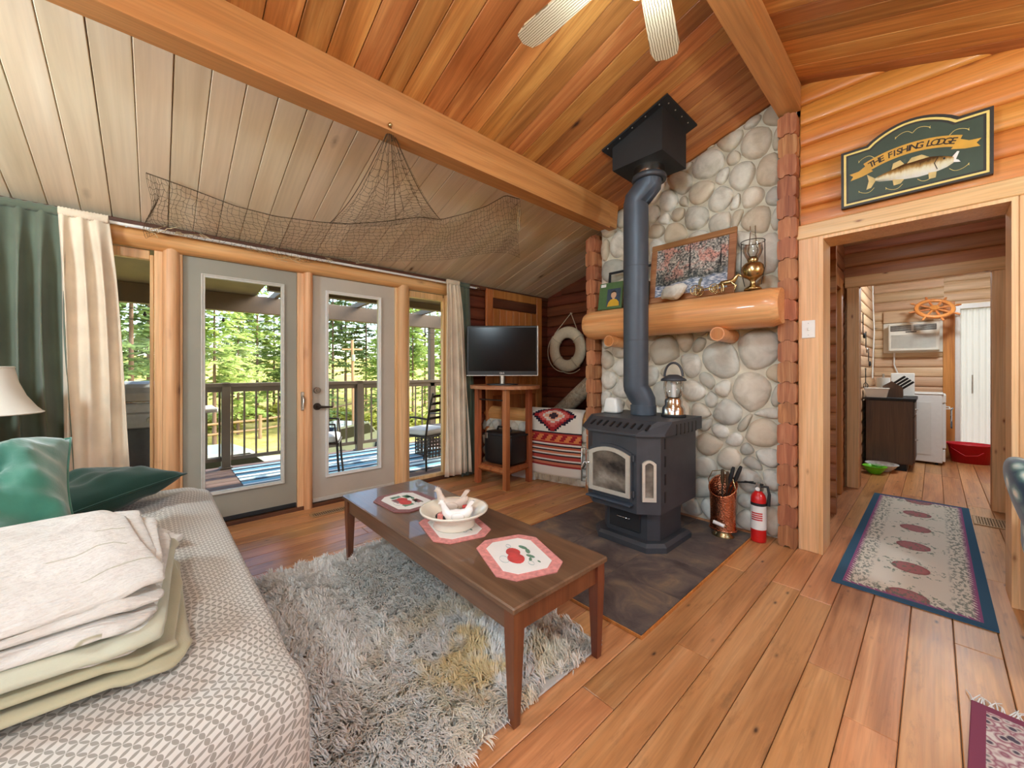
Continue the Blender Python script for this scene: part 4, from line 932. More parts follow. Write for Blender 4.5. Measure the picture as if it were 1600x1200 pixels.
def mat_oct(a, b_, c): return [(-a + c, -b_), (a - c, -b_), (a, -b_ + c), (a, b_ - c), (a - c, b_), (-a + c, b_), (-a, b_ - c), (-a, -b_ + c)]
M['mat_pink'] = cloth('pink_gingham', C(208, 130, 122), .9, .2, 220, .2, 60); M['mat_dark'] = cloth('plaid_border', C(128, 74, 72), .9, .3, 220, .2, 70); M['mat_white'] = cloth('mat_white', C(228, 224, 216), .9, .05)
M['apple'] = cloth('apple_red', C(190, 60, 54), .9, .25, 220, .1, 20); M['leafgreen'] = cloth('leaf_green', C(92, 128, 102), .9, .2, 220, .1, 30); M['mat_ink'] = cloth('ink_grey', C(150, 168, 168), .9, .1)
def placemat(lab, x, y, rz, border, flip=False, plaid=False):
    o = thing('placemat', lab, 'placemat', (x, y, TZ + .0006), rz, 'quilted placemats on the coffee table')
    A_, B_ = .185, .145
    def sheet(poly, z0, z1, nm, m, par): return MB().prism(poly, z0, z1).build(nm, m, par)
    sheet(mat_oct(A_, B_, .06), 0, .004, 'border', border, o)
    ctr = sheet(mat_oct(A_ - .038, B_ - .038, .045), .004, .0055, 'centre_panel', M['mat_white'], o)
    if plaid:
        for (a, b_, w_, h_) in ((-.06, .04, .03, .02), (.05, .045, .035, .018), (-.02, -.045, .04, .02), (.075, -.03, .02, .03), (-.09, -.02, .016, .03)): sheet([(a - w_, b_ - h_), (a + w_, b_ - h_), (a + w_, b_ + h_), (a - w_, b_ + h_)], .0055, .0062, 'patch', M['mat_dark'] if w_ > .03 else M['leafgreen'], ctr)
    for k, (ax_, ay_, r) in enumerate(((-.025, -.012, .036), (.03, -.022, .042))): sheet([(ax_ + r * (1 + .12 * math.cos(2 * a)) * math.cos(a), ay_ + r * .85 * math.sin(a)) for a in [2 * PI * q / 16 for q in range(16)]], .0055 + k * .0004, .0064 + k * .0004, 'apple_motif', M['apple'], ctr)
    for (ax_, ay_, an, L) in ((-.05, .045, .4, .05), (-.01, .05, -.2, .045), (.035, .042, .5, .045), (.06, .03, -.4, .03), (.09, .055, .2, .02)):
        sheet([(ax_ + L * .5 * math.cos(a) * math.cos(an) - L * .22 * math.sin(a) * math.sin(an), ay_ + L * .5 * math.cos(a) * math.sin(an) + L * .22 * math.sin(a) * math.cos(an)) for a in [2 * PI * q / 10 for q in range(10)]], .0055, .0062, 'leaf_motif', M['leafgreen'], ctr)
    for (ax_, ay_, r) in ((.09, .02, .018), (-.085, -.01, .016), (.02, -.07, .03)): MB().tube([(ax_ + r * math.cos(a), ay_ + r * .6 * math.sin(a), .006) for a in [2 * PI * q / 14 for q in range(15)]], .0015, 4, flat=.4).build('ink_motif', M['mat_ink'], ctr)
    return o
placemat('pink bordered apple placemat lying bare at near end of coffee table', -1.19, 1.125, -.35, M['mat_pink'])
placemat('pink bordered placemat under the ivory bowl on coffee table', -1.63, 1.1, -.25, M['mat_pink'])
placemat('plaid bordered patchwork placemat at door end of coffee table', -2.14, 1.1, .05, M['mat_dark'], plaid=True)

bw = thing('serving_bowl', 'ivory ceramic bowl with wide rim holding hen figurines', 'bowl', (-1.63, 1.1, TZ + .0072))
MB().lathe([(0, 0), (.1, 0), (.106, .008), (.1, .03), (.112, .05), (.15, .068), (.168, .08), (.17, .09), (.16, .088), (.14, .078), (.105, .062), (.09, .03), (0, .026)], 40).build('bowl_body', M['ceramic'], bw)
def hen(lab, x, y, z, rz, s, m, name):
    o = thing(name, lab, 'figurine', (x, y, z), rz)
    P = [(-.085, 0, .098), (-.078, 0, .088), (-.062, 0, .066), (-.035, 0, .048), (0, 0, .042), (.035, 0, .046), (.055, 0, .066), (.066, 0, .094), (.072, 0, .112), (.083, 0, .118), (.092, 0, .113), (.099, 0, .11)]
    R = [.004, .018, .026, .036, .041, .036, .024, .016, .0145, .013, .006, .002]
    b = MB(); b.tube([tuple(q * s for q in p) for p in P], [r * s for r in R], 14, flat=.78, up=(0, 0, 1)); b.build('body', m, o)
    c = MB(); c.prism([(.066 * s, .12 * s), (.066 * s, .134 * s), (.072 * s, .129 * s), (.077 * s, .138 * s), (.083 * s, .13 * s), (.089 * s, .134 * s), (.09 * s, .122 * s)], -.003 * s, .003 * s, 'y'); c.build('comb', m, o)
    for sg_ in (-1, 1):
        v, f = superq((-.012 * s, sg_ * .03 * s, .05 * s), (.036 * s, .009 * s, .02 * s), .9, .9, 12, 8); MB().add(v, f, True).build('wing', m, o)
    t_ = MB(); t_.prism([(-.06 * s, .075 * s), (-.1 * s, .125 * s), (-.088 * s, .13 * s), (-.075 * s, .128 * s), (-.05 * s, .09 * s)], -.01 * s, .01 * s, 'y'); t_.build('tail', m, o)
    MB().lathe([(0, 0), (.036 * s, 0), (.038 * s, .012 * s), (.026 * s, .02 * s)], 18).build('foot', m, o)
hen('white ceramic hen figurine standing in the ivory bowl', -1.575, 1.075, TZ + .034, 3.97, .9, M['white_ceramic'], 'white_hen')
hen('frosted beige hen figurine behind the white hen in the bowl', -1.705, 1.135, TZ + .036, 3.75, 1.0, M['pink_glass'], 'frosted_hen')
def bundle(lab, x, y, z, m1, m2, rz):
    o = thing('wrapped_sweet', lab, 'candy', (x, y, z), rz)
    v, f = superq((0, 0, .016), (.032, .022, .016), .6, .6, 14, 8); MB().add(v, f, True).build('wrapper', m1, o); MB().box(-.016, .016, -.0226, .0226, .006, .034, .003).build('band', m2, o)
bundle('black and pink wrapped sweet in bowl before the white hen', -1.63, 1.03, TZ + .052, M['matte_black'], M['mat_pink'], .5)
bundle('black wrapped sweet with red band at back of the bowl', -1.615, 1.17, TZ + .06, M['matte_black'], M['apple'], -.4)

# ------------------------------------------------------------------ shag rug
rg = random.Random(5)
RX0, RX1, RY0, RY1 = -2.6, -.965, -.1, 1.45
def shag():
    nb = 60000; R = np.random.default_rng(4); x = R.uniform(RX0, RX1, nb); y = R.uniform(RY0, RY1, nb)
    ed = np.minimum.reduce([x - RX0, RX1 - x, y - RY0, RY1 - y]); wob = .02 * np.sin(x * 17) + .018 * np.sin(y * 23 + 1)
    keep = ed > np.abs(wob); x, y, ed = x[keep], y[keep], ed[keep]; nb = len(x)
    cx, cy = np.floor(x / .026), np.floor(y / .026); hsh = np.abs(np.sin(cx * 12.9898 + cy * 78.233) * 43758.5453) % 1; h2 = np.abs(np.sin(cx * 39.34 + cy * 11.13) * 24634.63) % 1
    fld = np.sin(x * 5.1 + 1.3 * np.sin(y * 4)) + np.sin(y * 6.3 + x * 2.2)
    ang = -1.9 + .9 * fld + (hsh - .5) * 2.4 + R.normal(0, .45, nb)
    L = .036 + .022 * h2 + R.uniform(-.006, .008, nb); lean = np.clip(.55 + .5 * hsh + R.normal(0, .15, nb), .2, 1.15)
    dx, dy = np.cos(ang), np.sin(ang); pxn, pyn = -dy, dx; wv = R.uniform(.0017, .003, nb)
    V = np.zeros((nb, 7, 3)); 
    for i, (s, ws) in enumerate(((0, 1), (.45, 1.1), (.8, .8), (1, 0))):
        a = lean * (s * 1.2); hx = L * s * np.sin(np.minimum(a, 1.45)); hz = L * s * np.cos(np.minimum(a, 1.45)) + .006
        for q, sg_ in ((0, -1), (1, 1)):
            if i == 3 and q: continue
            k = i * 2 + q; V[:, k, 0] = x + dx * hx + pxn * wv * ws * sg_; V[:, k, 1] = y + dy * hx + pyn * wv * ws * sg_; V[:, k, 2] = hz
    base = (np.arange(nb) * 7)[:, None]
    F = [tuple(r) for r in (base + np.array([0, 1, 3, 2])).tolist()] + [tuple(r) for r in (base + np.array([2, 3, 5, 4])).tolist()] + [tuple(r) for r in (base + np.array([4, 5, 6])).tolist()]
    me = bpy.data.meshes.new('pile'); me.from_pydata(V.reshape(-1, 3).tolist(), [], F); me.update(); return me
t = NT('shag_wool'); co = t.coord(); s = t.sep(co)
tan = t.math('MULTIPLY', t.ramp(t.noise(co, 3.2, 4, .6), [(.42, (0, 0, 0)), (.6, (1, 1, 1))]), t.ramp(t.math('ADD', t.math('MULTIPLY', s[0], 1.0), t.math('MULTIPLY', t.math('SUBTRACT', s[1], .9), 1.2)), [(0, (.12, .12, .12)), (1, (.12, .12, .12))]))
dist = t.n('ShaderNodeVectorMath', {0: co, 1: (-1.28, .98, 0)}, operation='DISTANCE').outputs['Value']
tan = t.math('MULTIPLY', t.ramp(t.noise(co, 5, 4, .6), [(.42, (0, 0, 0)), (.56, (1, 1, 1))]), t.ramp(dist, [(.15, (1, 1, 1)), (.52, (0, 0, 0))]))
basec = t.ramp(t.noise(co, 60, 3, .6), [(.3, C(206, 203, 196)), (.55, C(230, 228, 222)), (.75, C(242, 241, 237))])
M['shag'] = t.fin(t.mix(tan, basec, C(222, 200, 152)), .95, 0, .1)
sr = thing('shag_rug', 'fluffy grey white shag rug under the coffee table', 'rug', (0, 0, 0))
MB().box(RX0 + .015, RX1 - .015, RY0, RY1 - .015, .001, .009, .003).build('backing', plain('rug_backing', C(190, 186, 178), .95), sr)
po = link('pile', shag(), M['shag'], sr); po['kind'] = 'stuff'

# ------------------------------------------------------------------ woven runner and fringed rug
def runner_mat():
    t = NT('runner_weave'); co = t.coord(); s = t.sep(co); ax_ = t.math('ABSOLUTE', s[0]); ay = t.math('ABSOLUTE', s[1])
    ed = t.math('MINIMUM', t.math('SUBTRACT', .3, ax_), t.math('SUBTRACT', 1.18, ay))
    wob = t.math('MULTIPLY', t.math('SUBTRACT', t.noise(t.map(co, (40, 40, 1)), 1, 2), .5), .03)
    leafy = t.ramp(t.noise(t.map(co, (38, 22, 1)), 1, 3, .6), [(.56, (0, 0, 0)), (.6, (1, 1, 1))])
    cream = C(224, 218, 204)
    u = t.math('SUBTRACT', t.math('FRACT', t.math('MULTIPLY', s[1], 2.3)), .5)
    e = t.math('ADD', t.math('POWER', t.math('DIVIDE', s[0], .085), 2.0), t.math('POWER', t.math('DIVIDE', u, .2), 2.0))
    mot = t.ramp(t.math('ADD', e, t.math('MULTIPLY', wob, 8.0)), [(.5, C(176, 120, 122)), (.9, C(150, 96, 100)), (1.0, cream)], 'LINEAR')
    e2 = t.math('ADD', t.math('POWER', t.math('DIVIDE', s[0], .15), 2.0), t.math('POWER', t.math('DIVIDE', u, .38), 2.0))
    fl_ = t.math('MULTIPLY', leafy, t.ramp(e2, [(.9, (1, 1, 1)), (1.1, (0, 0, 0))]))
    c = t.mix(t.math('MULTIPLY', fl_, .75), mot, C(104, 128, 112))
    vine = t.math('MULTIPLY', t.ramp(t.noise(t.map(co, (60, 26, 1)), 1, 3, .6), [(.5, (0, 0, 0)), (.54, (1, 1, 1))]), t.ramp(t.math('ADD', ed, wob), [(.06, (1, 1, 1)), (.13, (.9, .9, .9)), (.15, (0, 0, 0))]))
    c = t.mix(t.math('MULTIPLY', vine, .8), c, C(112, 122, 112))
    zig = t.math('ADD', ed, t.math('MULTIPLY', t.math('SUBTRACT', t.math('PINGPONG', t.math('MULTIPLY', t.math('ADD', s[0], s[1]), 30.0), .5), .25), .05))
    c = t.mix(t.ramp(zig, [(.058, (1, 1, 1)), (.062, (0, 0, 0))], 'CONSTANT'), c, C(150, 92, 134))
    c = t.mix(t.ramp(ed, [(0, (1, 1, 1)), (.042, (0, 0, 0))], 'CONSTANT'), c, C(62, 96, 122))
    t.bump(t.noise(t.map(co, (400, 160, 1)), 1, 2), .4, .003); return t.fin(c, .95, 0, .1)
b = MB(); b.grid(lambda u, v: (-.3 + .6 * u, -1.18 + 2.36 * v, .007 + .0015 * nz(u * 4, v * 9)), 12, 40)
b.box(-.3, .3, -1.18, 1.18, 0, .006)
tag(b.build('runner_rug', runner_mat(), None, (-.098, 4.02, .001), (0, 0, 0)), 'blue bordered woven runner rug leading through the doorway', 'rug')
fr_ = thing('fringed_rug', 'burgundy patterned rug with white fringe near the armchair', 'rug', (.09, 2.18, .001), -.06)
def bur_mat():
    t = NT('burgundy_weave'); co = t.coord(); s = t.sep(co); ed = t.math('MINIMUM', s[0], t.math('MULTIPLY', s[1], -1.0))
    v = t.n('ShaderNodeTexVoronoi', {'Vector': t.map(co, (34, 34, 1)), 'Scale': 1.0}).outputs[0]
    c = t.ramp(v, [(.25, C(84, 74, 84)), (.4, C(196, 184, 174)), (.6, C(146, 92, 104)), (.8, C(206, 196, 186))])
    return t.fin(t.mix(t.ramp(ed, [(0, (1, 1, 1)), (.035, (0, 0, 0)), (.1, (0, 0, 0)), (.11, (.7, .7, .7)), (.13, (0, 0, 0))], 'CONSTANT'), c, C(126, 66, 84)), .95, 0, .1)
b = MB().box(0, 1.3, -1.9, 0, 0, .008, .002); b.build('weave', bur_mat(), fr_)
fg = MB(); R_ = random.Random(2)
for k in range(170):
    x = k * 1.3 / 170; a = R_.uniform(-.5, .5); L = R_.uniform(.04, .065); fg.tube([(x, -.002, .005), (x + a * L * .5, L * .55, .009), (x + a * L + R_.uniform(-.01, .01), L, .003)], [.0022, .002, .0014], 4)
fo_ = fg.build('fringe', M['white_cloth'], fr_); fo_['kind'] = 'stuff'

# ------------------------------------------------------------------ floor registers
def register(lab, x, y, rz, L, Wd, n, m):
    o = thing('floor_vent', lab, 'vent', (x, y, .0005), rz)
    q = MB()
    for (a, b_, c, d) in ((-L / 2, L / 2, -Wd / 2, -Wd / 2 + .02), (-L / 2, L / 2, Wd / 2 - .02, Wd / 2), (-L / 2, -L / 2 + .02, -Wd / 2 + .02, Wd / 2 - .02), (L / 2 - .02, L / 2, -Wd / 2 + .02, Wd / 2 - .02)): q.box(a, b_, c, d, 0, .006, .0015)
    q.build('rim', m, o); MB().box(-L / 2 + .02, L / 2 - .02, -Wd / 2 + .02, Wd / 2 - .02, 0, .001).build('dark_opening', M['black'], o)
    sl_ = MB().box(-.003, .003, -Wd / 2 + .02, Wd / 2 - .02, .001, .0055).mesh('slat'); sl_.materials.append(m)
    for k in range(n): link('slat', sl_, None, o, (-L / 2 + .02 + (L - .04) * (k + .5) / n, 0, 0), (0, 0, .0))
    return o
M['vent_tan'] = plain('vent_tan', C(176, 140, 100), .4, .3)
register('long tan floor register set in planks before the patio doors', -3.48, 1.09, PI / 2, .31, .11, 16, M['vent_tan'])
v2 = register('square tan floor register beside the runner in the hall', .335, 4.86, 0, .25, .27, 14, M['vent_tan'])
cr = MB().box(-.105, .105, -.002, .002, .001, .0052).mesh('cross_slat'); cr.materials.append(M['vent_tan'])
for k in range(7): link('cross_slat', cr, None, v2, (0, -.09 + k * .03, 0))

# ------------------------------------------------------------------ low stone wall, blanket, birch log, life ring
lw = struct('low_stone_wall', 'low stone bin wall with log cap in the alcove beneath life ring', 'wall', MB().box(-1.4, 0, .03, .2, 0, .63), M['grout'], (-2.37, 3.235, 0))
BA = math.atan2(.31, 1.34); lw.rotation_euler = (0, 0, BA)
hl_ = half_log(MB(), (0, 0, 0), (0, 1, 0), .085, 8)
cp = MB(); pts = [(-1.41 + 1.41 * k / 16, .1, .69 + .004 * math.sin(k)) for k in range(17)]; cp.tube(pts, [.085 + .004 * math.sin(k * 1.7) for k in range(17)], 16); cp.build('log_cap', M['mantel'], lw)
MB().box(-1.2, -.05, .2, .72, .31, .345, .004).build('bin_shelf', M['oak_dark'], lw)
sites2 = []
for _ in range(700):
    X = rs.uniform(-1.38, -.02); Z = rs.uniform(.03, .6)
    if all((X - a) ** 2 + (Z - c) ** 2 > .105 ** 2 for a, c in sites2): sites2.append((X, Z))
for i, (X, Z) in enumerate(sites2):
    poly = [(-1.4, 0), (0, 0), (0, .63), (-1.4, .63)]
    for j, (a, c) in enumerate(sites2):
        if j != i and (a - X) ** 2 + (c - Z) ** 2 < .25: poly = clip(poly, a - X, c - Z, (a * a + c * c - X * X - Z * Z) / 2)
    if len(poly) < 3: continue
    (cx, cz_), vs, fs = pebble(poly, .045, i * 2.1 + 50, .005, 12); link('stone', MB().add(vs, fs, True).mesh('stone'), M['stone'], lw, (cx, .03, cz_))
def blanket_mat():
    t = NT('southwest_blanket'); co = t.coord('UV'); s = t.sep(co); u, v = s[0], s[1]
    cream = C(214, 204, 190)
    q = lambda x, n: t.math('DIVIDE', t.math('FLOOR', t.math('MULTIPLY', x, n)), n)
    d = t.math('ADD', t.math('MULTIPLY', q(t.math('ABSOLUTE', t.math('SUBTRACT', u, .5)), 26.0), 2.6), t.math('MULTIPLY', q(t.math('ABSOLUTE', t.math('SUBTRACT', v, .29)), 40.0), 4.4))
    dia = t.ramp(d, [(0, C(60, 44, 50)), (.12, C(214, 150, 120)), (.3, C(206, 190, 176)), (.42, C(196, 92, 84)), (.62, C(150, 40, 44)), (.8, C(38, 34, 46)), (.94, cream)], 'CONSTANT')
    strp = t.ramp(v, [(0, cream), (.5, C(40, 34, 40)), (.515, C(168, 60, 50)), (.535, C(206, 120, 70)), (.61, C(150, 44, 44)), (.63, cream), (.65, C(46, 40, 44)), (.665, C(176, 90, 66)), (.69, cream), (.705, C(52, 44, 46)), (.72, C(196, 120, 90)), (.745, cream), (.76, C(60, 48, 48)), (.775, C(170, 70, 60)), (.81, cream), (.825, C(48, 42, 44)), (.84, C(186, 110, 84)), (.87, C(150, 50, 48)), (.89, cream)], 'CONSTANT')
    c = t.mix(t.math('GREATER_THAN', v, .495), dia, strp)
    pat = t.math('MULTIPLY', t.math('MULTIPLY', t.math('GREATER_THAN', v, .535), t.math('LESS_THAN', v, .605)), t.math('GREATER_THAN', t.math('PINGPONG', t.math('ADD', t.math('MULTIPLY', u, 6.0), q(t.math('MULTIPLY', v, 6.0), 6.0)), .5), .25))
    c = t.mix(pat, c, C(150, 40, 44))
    t.bump(t.noise(t.map(co, (200, 340, 1)), 1, 2), .5, .003); return t.fin(c, .95, 0, .1)
bt = thing('woven_blanket', 'southwestern woven blanket with diamond draped over the stone bin wall', 'blanket', (-2.37, 3.235, 0), BA)
path = [(.13, .785), (.08, .79), (.02, .765), (-.02, .70), (-.032, .61), (-.036, .51), (-.038, .41), (-.038, .31), (-.036, .2), (-.034, .1)]
nu, nv = 16, 36; vs = []; uvs = []
def pathat(s):
    k = min(len(path) - 2, int(s * (len(path) - 1))); f = s * (len(path) - 1) - k; a, b_ = path[k], path[k + 1]; return a[0] + (b_[0] - a[0]) * f, a[1] + (b_[1] - a[1]) * f
for i in range(nu + 1):
    for j in range(nv + 1):
        u, v = i / nu, j / nv; y, z = pathat(v); vs.append((-.735 + .67 * u + .012 * (1 - v) * (u - .5), y - .012 * abs(nz(u * 5, v * 2, 3)) - .002, z - .012 * v * math.sin(u * 3)))
        uvs.append((u, v))
fs = [(i * (nv + 1) + j, (i + 1) * (nv + 1) + j, (i + 1) * (nv + 1) + j + 1, i * (nv + 1) + j + 1) for i in range(nu) for j in range(nv)]
me = MB().add(vs, fs, True).mesh('cloth'); uvl = me.uv_layers.new(name='UVMap')
for lp in me.loops: uvl.data[lp.index].uv = uvs[lp.vertex_index]
o = link('cloth', me, blanket_mat(), bt); md = o.modifiers.new('thick', 'SOLIDIFY'); md.thickness = .005
fg = MB()
for k in range(60):
    x = -.73 + .66 * k / 59; L = .06 + .015 * R_.random(); fg.tube([(x, -.045, .095), (x + R_.uniform(-.008, .008), -.05, .095 - L * .5), (x + R_.uniform(-.012, .012), -.046, .095 - L)], [.003, .0026, .0015], 4)
f2 = fg.build('fringe', M['rope'], bt); f2['kind'] = 'stuff'
bi = half_log(MB(), (0, 0, 0), (0, .02, 1.3), .095, 21, 16, 14)
bo_ = tag(bi.build('birch_log', M['birch'], None, (-3.5, 3.72, .42), (0, .92, -.08)), 'rough pale bark log leaning up behind the blanket', 'log')
lr = thing('life_ring', 'cream canvas life ring with rope on the dark alcove wall', 'life ring', (-3.27, 3.985, 1.185))
rp = MB(); n, m_ = 40, 14
rp.add([((.222 + .078 * math.cos(b_)) * math.cos(a), .052 * math.sin(b_), .305 + (.222 + .078 * math.cos(b_)) * math.sin(a)) for a in [2 * PI * k / n for k in range(n)] for b_ in [2 * PI * q / m_ for q in range(m_)]], [(i * m_ + k, i * m_ + (k + 1) % m_, ((i + 1) % n) * m_ + (k + 1) % m_, ((i + 1) % n) * m_ + k) for i in range(n) for k in range(m_)], True); rp.build('ring', M['ring'], lr)
for a in (.6, 2.5, 3.9, 5.4):
    q = MB(); c0 = Vector((.222 * math.cos(a), 0, .305 + .222 * math.sin(a))); rd = Vector((math.cos(a), 0, math.sin(a))); q.tube([c0 + rd * .081 * math.cos(s) + Vector((0, .055 * math.sin(s), 0)) for s in [2 * PI * k / 16 for k in range(16)]], .006, 6, closed=True); q.build('rope_band', M['rope'], lr)
q = MB(); q.tube([(.222 * math.cos(a) * (1.37 + .16 * abs(math.sin(1.6 * (a - .6)))), -.01, .305 + .222 * math.sin(a) * (1.37 + .16 * abs(math.sin(1.6 * (a - .6))))) for a in [2.5 + (5.4 - 2.5) * k / 30 for k in range(31)]], .006, 6); q.build('grab_rope', M['rope'], lr)
q = MB(); q.tube([(-.2, -.02, .52), (.03, .04, .78)], .005, 6); q.tube([(.2, -.02, .5), (.03, .04, .78)], .005, 6); q.cyl((.03, .06, .78), (.03, .03, .78), .008, n=8); q.build('hanging_rope', M['rope'], lr)

# ------------------------------------------------------------------ television on its stand
ts = thing('television_stand', 'tall round topped wooden stand carrying the television', 'stand', (-3.16, 2.79, 0))
MB().prism([(.40 * math.cos(a), .36 * math.sin(a)) for a in [2 * PI * k / 36 for k in range(36)]], 1.015, 1.05).build('stand_top', M['stand_top'], ts)
for (x, y) in ((-.182, -.225), (.243, -.195), (.17, .2), (-.24, .21)):
    MB().box(x - .028, x + .028, y - .028, y + .028, 0, 1.015, .003).build('leg', M['stand'], ts)
for (p, q_) in (((-.182, -.225), (.243, -.195)), ((.243, -.195), (.17, .2)), ((.17, .2), (-.24, .21)), ((-.24, .21), (-.182, -.225))):
    MB().tube([(*p, .17), (*q_, .17)], .026, 4, sm=False).build('stretcher', M['stand'], ts)
sf = MB(); sf.prism([(-.182, -.2), (.23, -.18), (.16, .19), (-.23, .2)], .19, .205); sf.build('lower_shelf', M['stand'], ts)
MB().tube([(-.182, -.225, .9), (.243, -.195, .9)], .008, 6).build('rod', M['iron_dark'], ts)
tv = thing('television', 'flat black television facing the room on the round topped stand', 'television', (-3.16, 2.755, 1.051), YAW)
MB().prism([(.17 * math.cos(a), .1 * math.sin(a)) for a in [2 * PI * k / 28 for k in range(28)]], 0, .014).build('foot', M['black'], tv)
MB().cyl((0, .02, .014), (0, .02, .12), .03, n=16).build('neck', M['steel'], tv)
bz = MB(); bz.box(-.385, .385, -.014, .03, .1, .64, .006); bd = bz.build('bezel', M['black'], tv)
MB().box(-.365, .365, -.016, -.014, .15, .62).build('screen', M['screen'], tv); MB().box(-.385, .385, -.018, -.012, .1, .107).build('chrome_strip', M['steel'], tv); MB().box(.378, .386, -.017, -.012, .1, .64).build('chrome_edge', M['steel'], tv)
q = MB(); text_mb(q, 'LG', .022, Matrix.Translation((.008, -.0165, .128)) @ Matrix.Rotation(PI / 2, 4, 'X'), .0005); q.torus((-.018, -.0165, .128), .009, .0016, 16, 4, 'y'); q.build('logo', M['white_plastic'], tv)
bx_ = thing('black_case', 'black lidded case on lower shelf of the television stand', 'case', (-3.16, 2.8, .2055), .1)
v, f = superq((0, 0, .175), (.2, .145, .175), .22, .22, 24, 12); MB().add(v, f, True).build('shell', M['black'], bx_); MB().box(-.205, .205, -.15, .15, .3, .318, .008).build('lid_rim', M['matte_black'], bx_)
MB().tube([(-.1, -.02, .35), (-.09, -.02, .385), (.09, -.02, .385), (.1, -.02, .35)], .011, 8).build('carry_handle', M['black'], bx_)
for x in (-.14, .14): MB().box(x - .018, x + .018, -.16, -.145, .27, .33, .003).build('latch', M['steel'], bx_)
wbx = thing('white_box', 'low white box on floor behind the stand leg', 'box', (-3.13, 3.06, 0), BA)
MB().box(-.16, .16, -.035, .035, 0, .15, .008).build('box_body', M['white_plastic'], wbx); MB().box(-.165, .165, -.038, .038, .13, .16, .006).build('lid', M['white_plastic'], wbx)

# ------------------------------------------------------------------ curtains and rod
rd_ = thing('curtain_rod', 'long slim white curtain rod above the patio doors', 'curtain rod', (-3.6, 0, 2.165))
MB().cyl((0, -1.05, 0), (0, 2.72, 0), .011, n=12).build('rod', M['white'], rd_)
for y in (-1.06, 2.72):
    MB().lathe([(0, 0), (.015, 0), (.02, .02), (.018, .045), (.008, .06), (0, .062)], 14).build('finial', M['chrome'], rd_, (0, y, 0), (-PI / 2 if y > 0 else PI / 2, 0, 0))
for y in (-.15, 1.0, 2.2): MB().tube([(-.1, y, .01), (-.02, y, .01), (0, y, -.012)], .005, 6).build('bracket', M['white'], rd_)
def curtain(lab, m, y0t, y1t, y0b, y1b, zb, folds, seed, xo=0, name='curtain', amp=.05):
    def fn(u, v):
        z = 2.19 - (2.19 - zb) * v; pin = min(1, v * 6); y = (y0t + (y1t - y0t) * u) * (1 - v ** .8) + (y0b + (y1b - y0b) * u) * v ** .8
        w_ = amp * (.25 + .75 * pin) * (.6 + .4 * nz(u * 3 + seed, v)); ph = 2 * PI * folds * u + 1.4 * nz(u * 2.5 + seed, v * 1.3) * 2
        return (-3.6 + xo + w_ * math.sin(ph) + .02 * v * nz(u * 3, seed), y + .012 * math.cos(ph) * pin, z)
    o = thing(name, lab, 'curtain', (0, 0, 0)); b = MB(); b.grid(fn, int(folds * 14), 26); p = b.build('drape', m, o); md = p.modifiers.new('t', 'SOLIDIFY'); md.thickness = .003
    def hd(u, v): x, y, z = fn(u, 0); return (-3.6 + xo + .018 * math.cos(v * 2 * PI), y, 2.168 + .026 * math.sin(v * 2 * PI) + .003 * math.sin(u * 90))
    b = MB(); b.grid(hd, int(folds * 14), 10); b.build('rod_pocket', m, o)
curtain('sage green curtain hanging behind the table lamp', M['cur_green'], -1.02, -.42, -1.0, -.38, .04, 6, 3, .02)
curtain('cream curtain hanging beside the tall sidelight and the grill view', M['cur_cream'], -.44, -.23, -.42, -.12, .04, 3, 8, .035)
curtain('cream curtain gathered between the narrow sidelight and the television', M['cur_cream'], 2.3, 2.46, 2.28, 2.62, .06, 4, 14, .05, amp=.035)
curtain('sage green curtain just behind the television edge', M['cur_green'], 2.46, 2.62, 2.5, 2.72, .02, 3, 21, .02, amp=.03)

# ------------------------------------------------------------------ fishing net
UP = [[-3.126,-.048,2.364],[-3.136,-.001,2.361],[-3.173,.163,2.35],[-3.234,.396,2.331],[-3.243,.634,2.328],[-3.188,.922,2.345],[-3.128,1.117,2.364],[-2.993,1.346,2.405],[-2.833,1.572,2.455],[-2.787,1.755,2.469],[-2.649,1.886,2.512],[-2.494,2.0,2.56],[-2.325,2.062,2.612],[-2.308,2.201,2.618]]
LO = [[-3.6,-.056,2.099],[-3.6,.015,2.16],[-3.6,.185,2.155],[-3.6,.449,2.143],[-3.6,.704,2.131],[-3.6,.94,2.124],[-3.577,1.25,2.19],[-3.481,1.566,2.234],[-3.367,1.869,2.27],[-3.249,2.12,2.306],[-3.09,2.316,2.355],[-2.982,2.473,2.39],[-2.929,2.64,2.405],[-2.958,2.822,2.4]]
def pl(P, t):
    s = t * (len(P) - 1); k = min(len(P) - 2, int(s)); return Vector(P[k]).lerp(Vector(P[k + 1]), s - k)
net = thing('fishing_net', 'brown fishing net draped below the pale ceiling over patio doors', 'net', (0, 0, 0))
def netting(name, surf, nu, nv, m, r, hole=0):
    b = MB(); R2 = random.Random(name); P = {}
    for i in range(nu + 1):
        for j in range(nv + 1): P[i, j] = surf((i + .35 * R2.uniform(-1, 1)) / nu if 0 < i < nu else i / nu, (j + .3 * R2.uniform(-1, 1)) / nv if 0 < j < nv else j / nv)
    for i in range(nu + 1):
        for j in range(nv + 1):
            for (a, c) in ((1, 0), (0, 1)):
                if (i + a, j + c) in P and R2.random() > hole:
                    p, q = P[i, j], P[i + a, j + c]; mid = (p + q) / 2 - Vector((0, 0, .004)); b.tube([p, mid, q], r, 3, cap=False)
    o = b.build(name, m, net); o['kind'] = 'stuff'; return o
def swag(u, v):
    a, c = pl(UP, u), pl(LO, u); s = v; p = a.lerp(c, s); p.z -= .05 * math.sin(PI * s) * (.5 + .5 * math.sin(u * 9 + 1)) * .6
    p.z = min(p.z, zl(p.x) - .012); p.y += .03 * math.sin(v * 5 + u * 20) * math.sin(PI * v); return p
netting('net_swag', swag, 92, 13, M['net'], .0011)
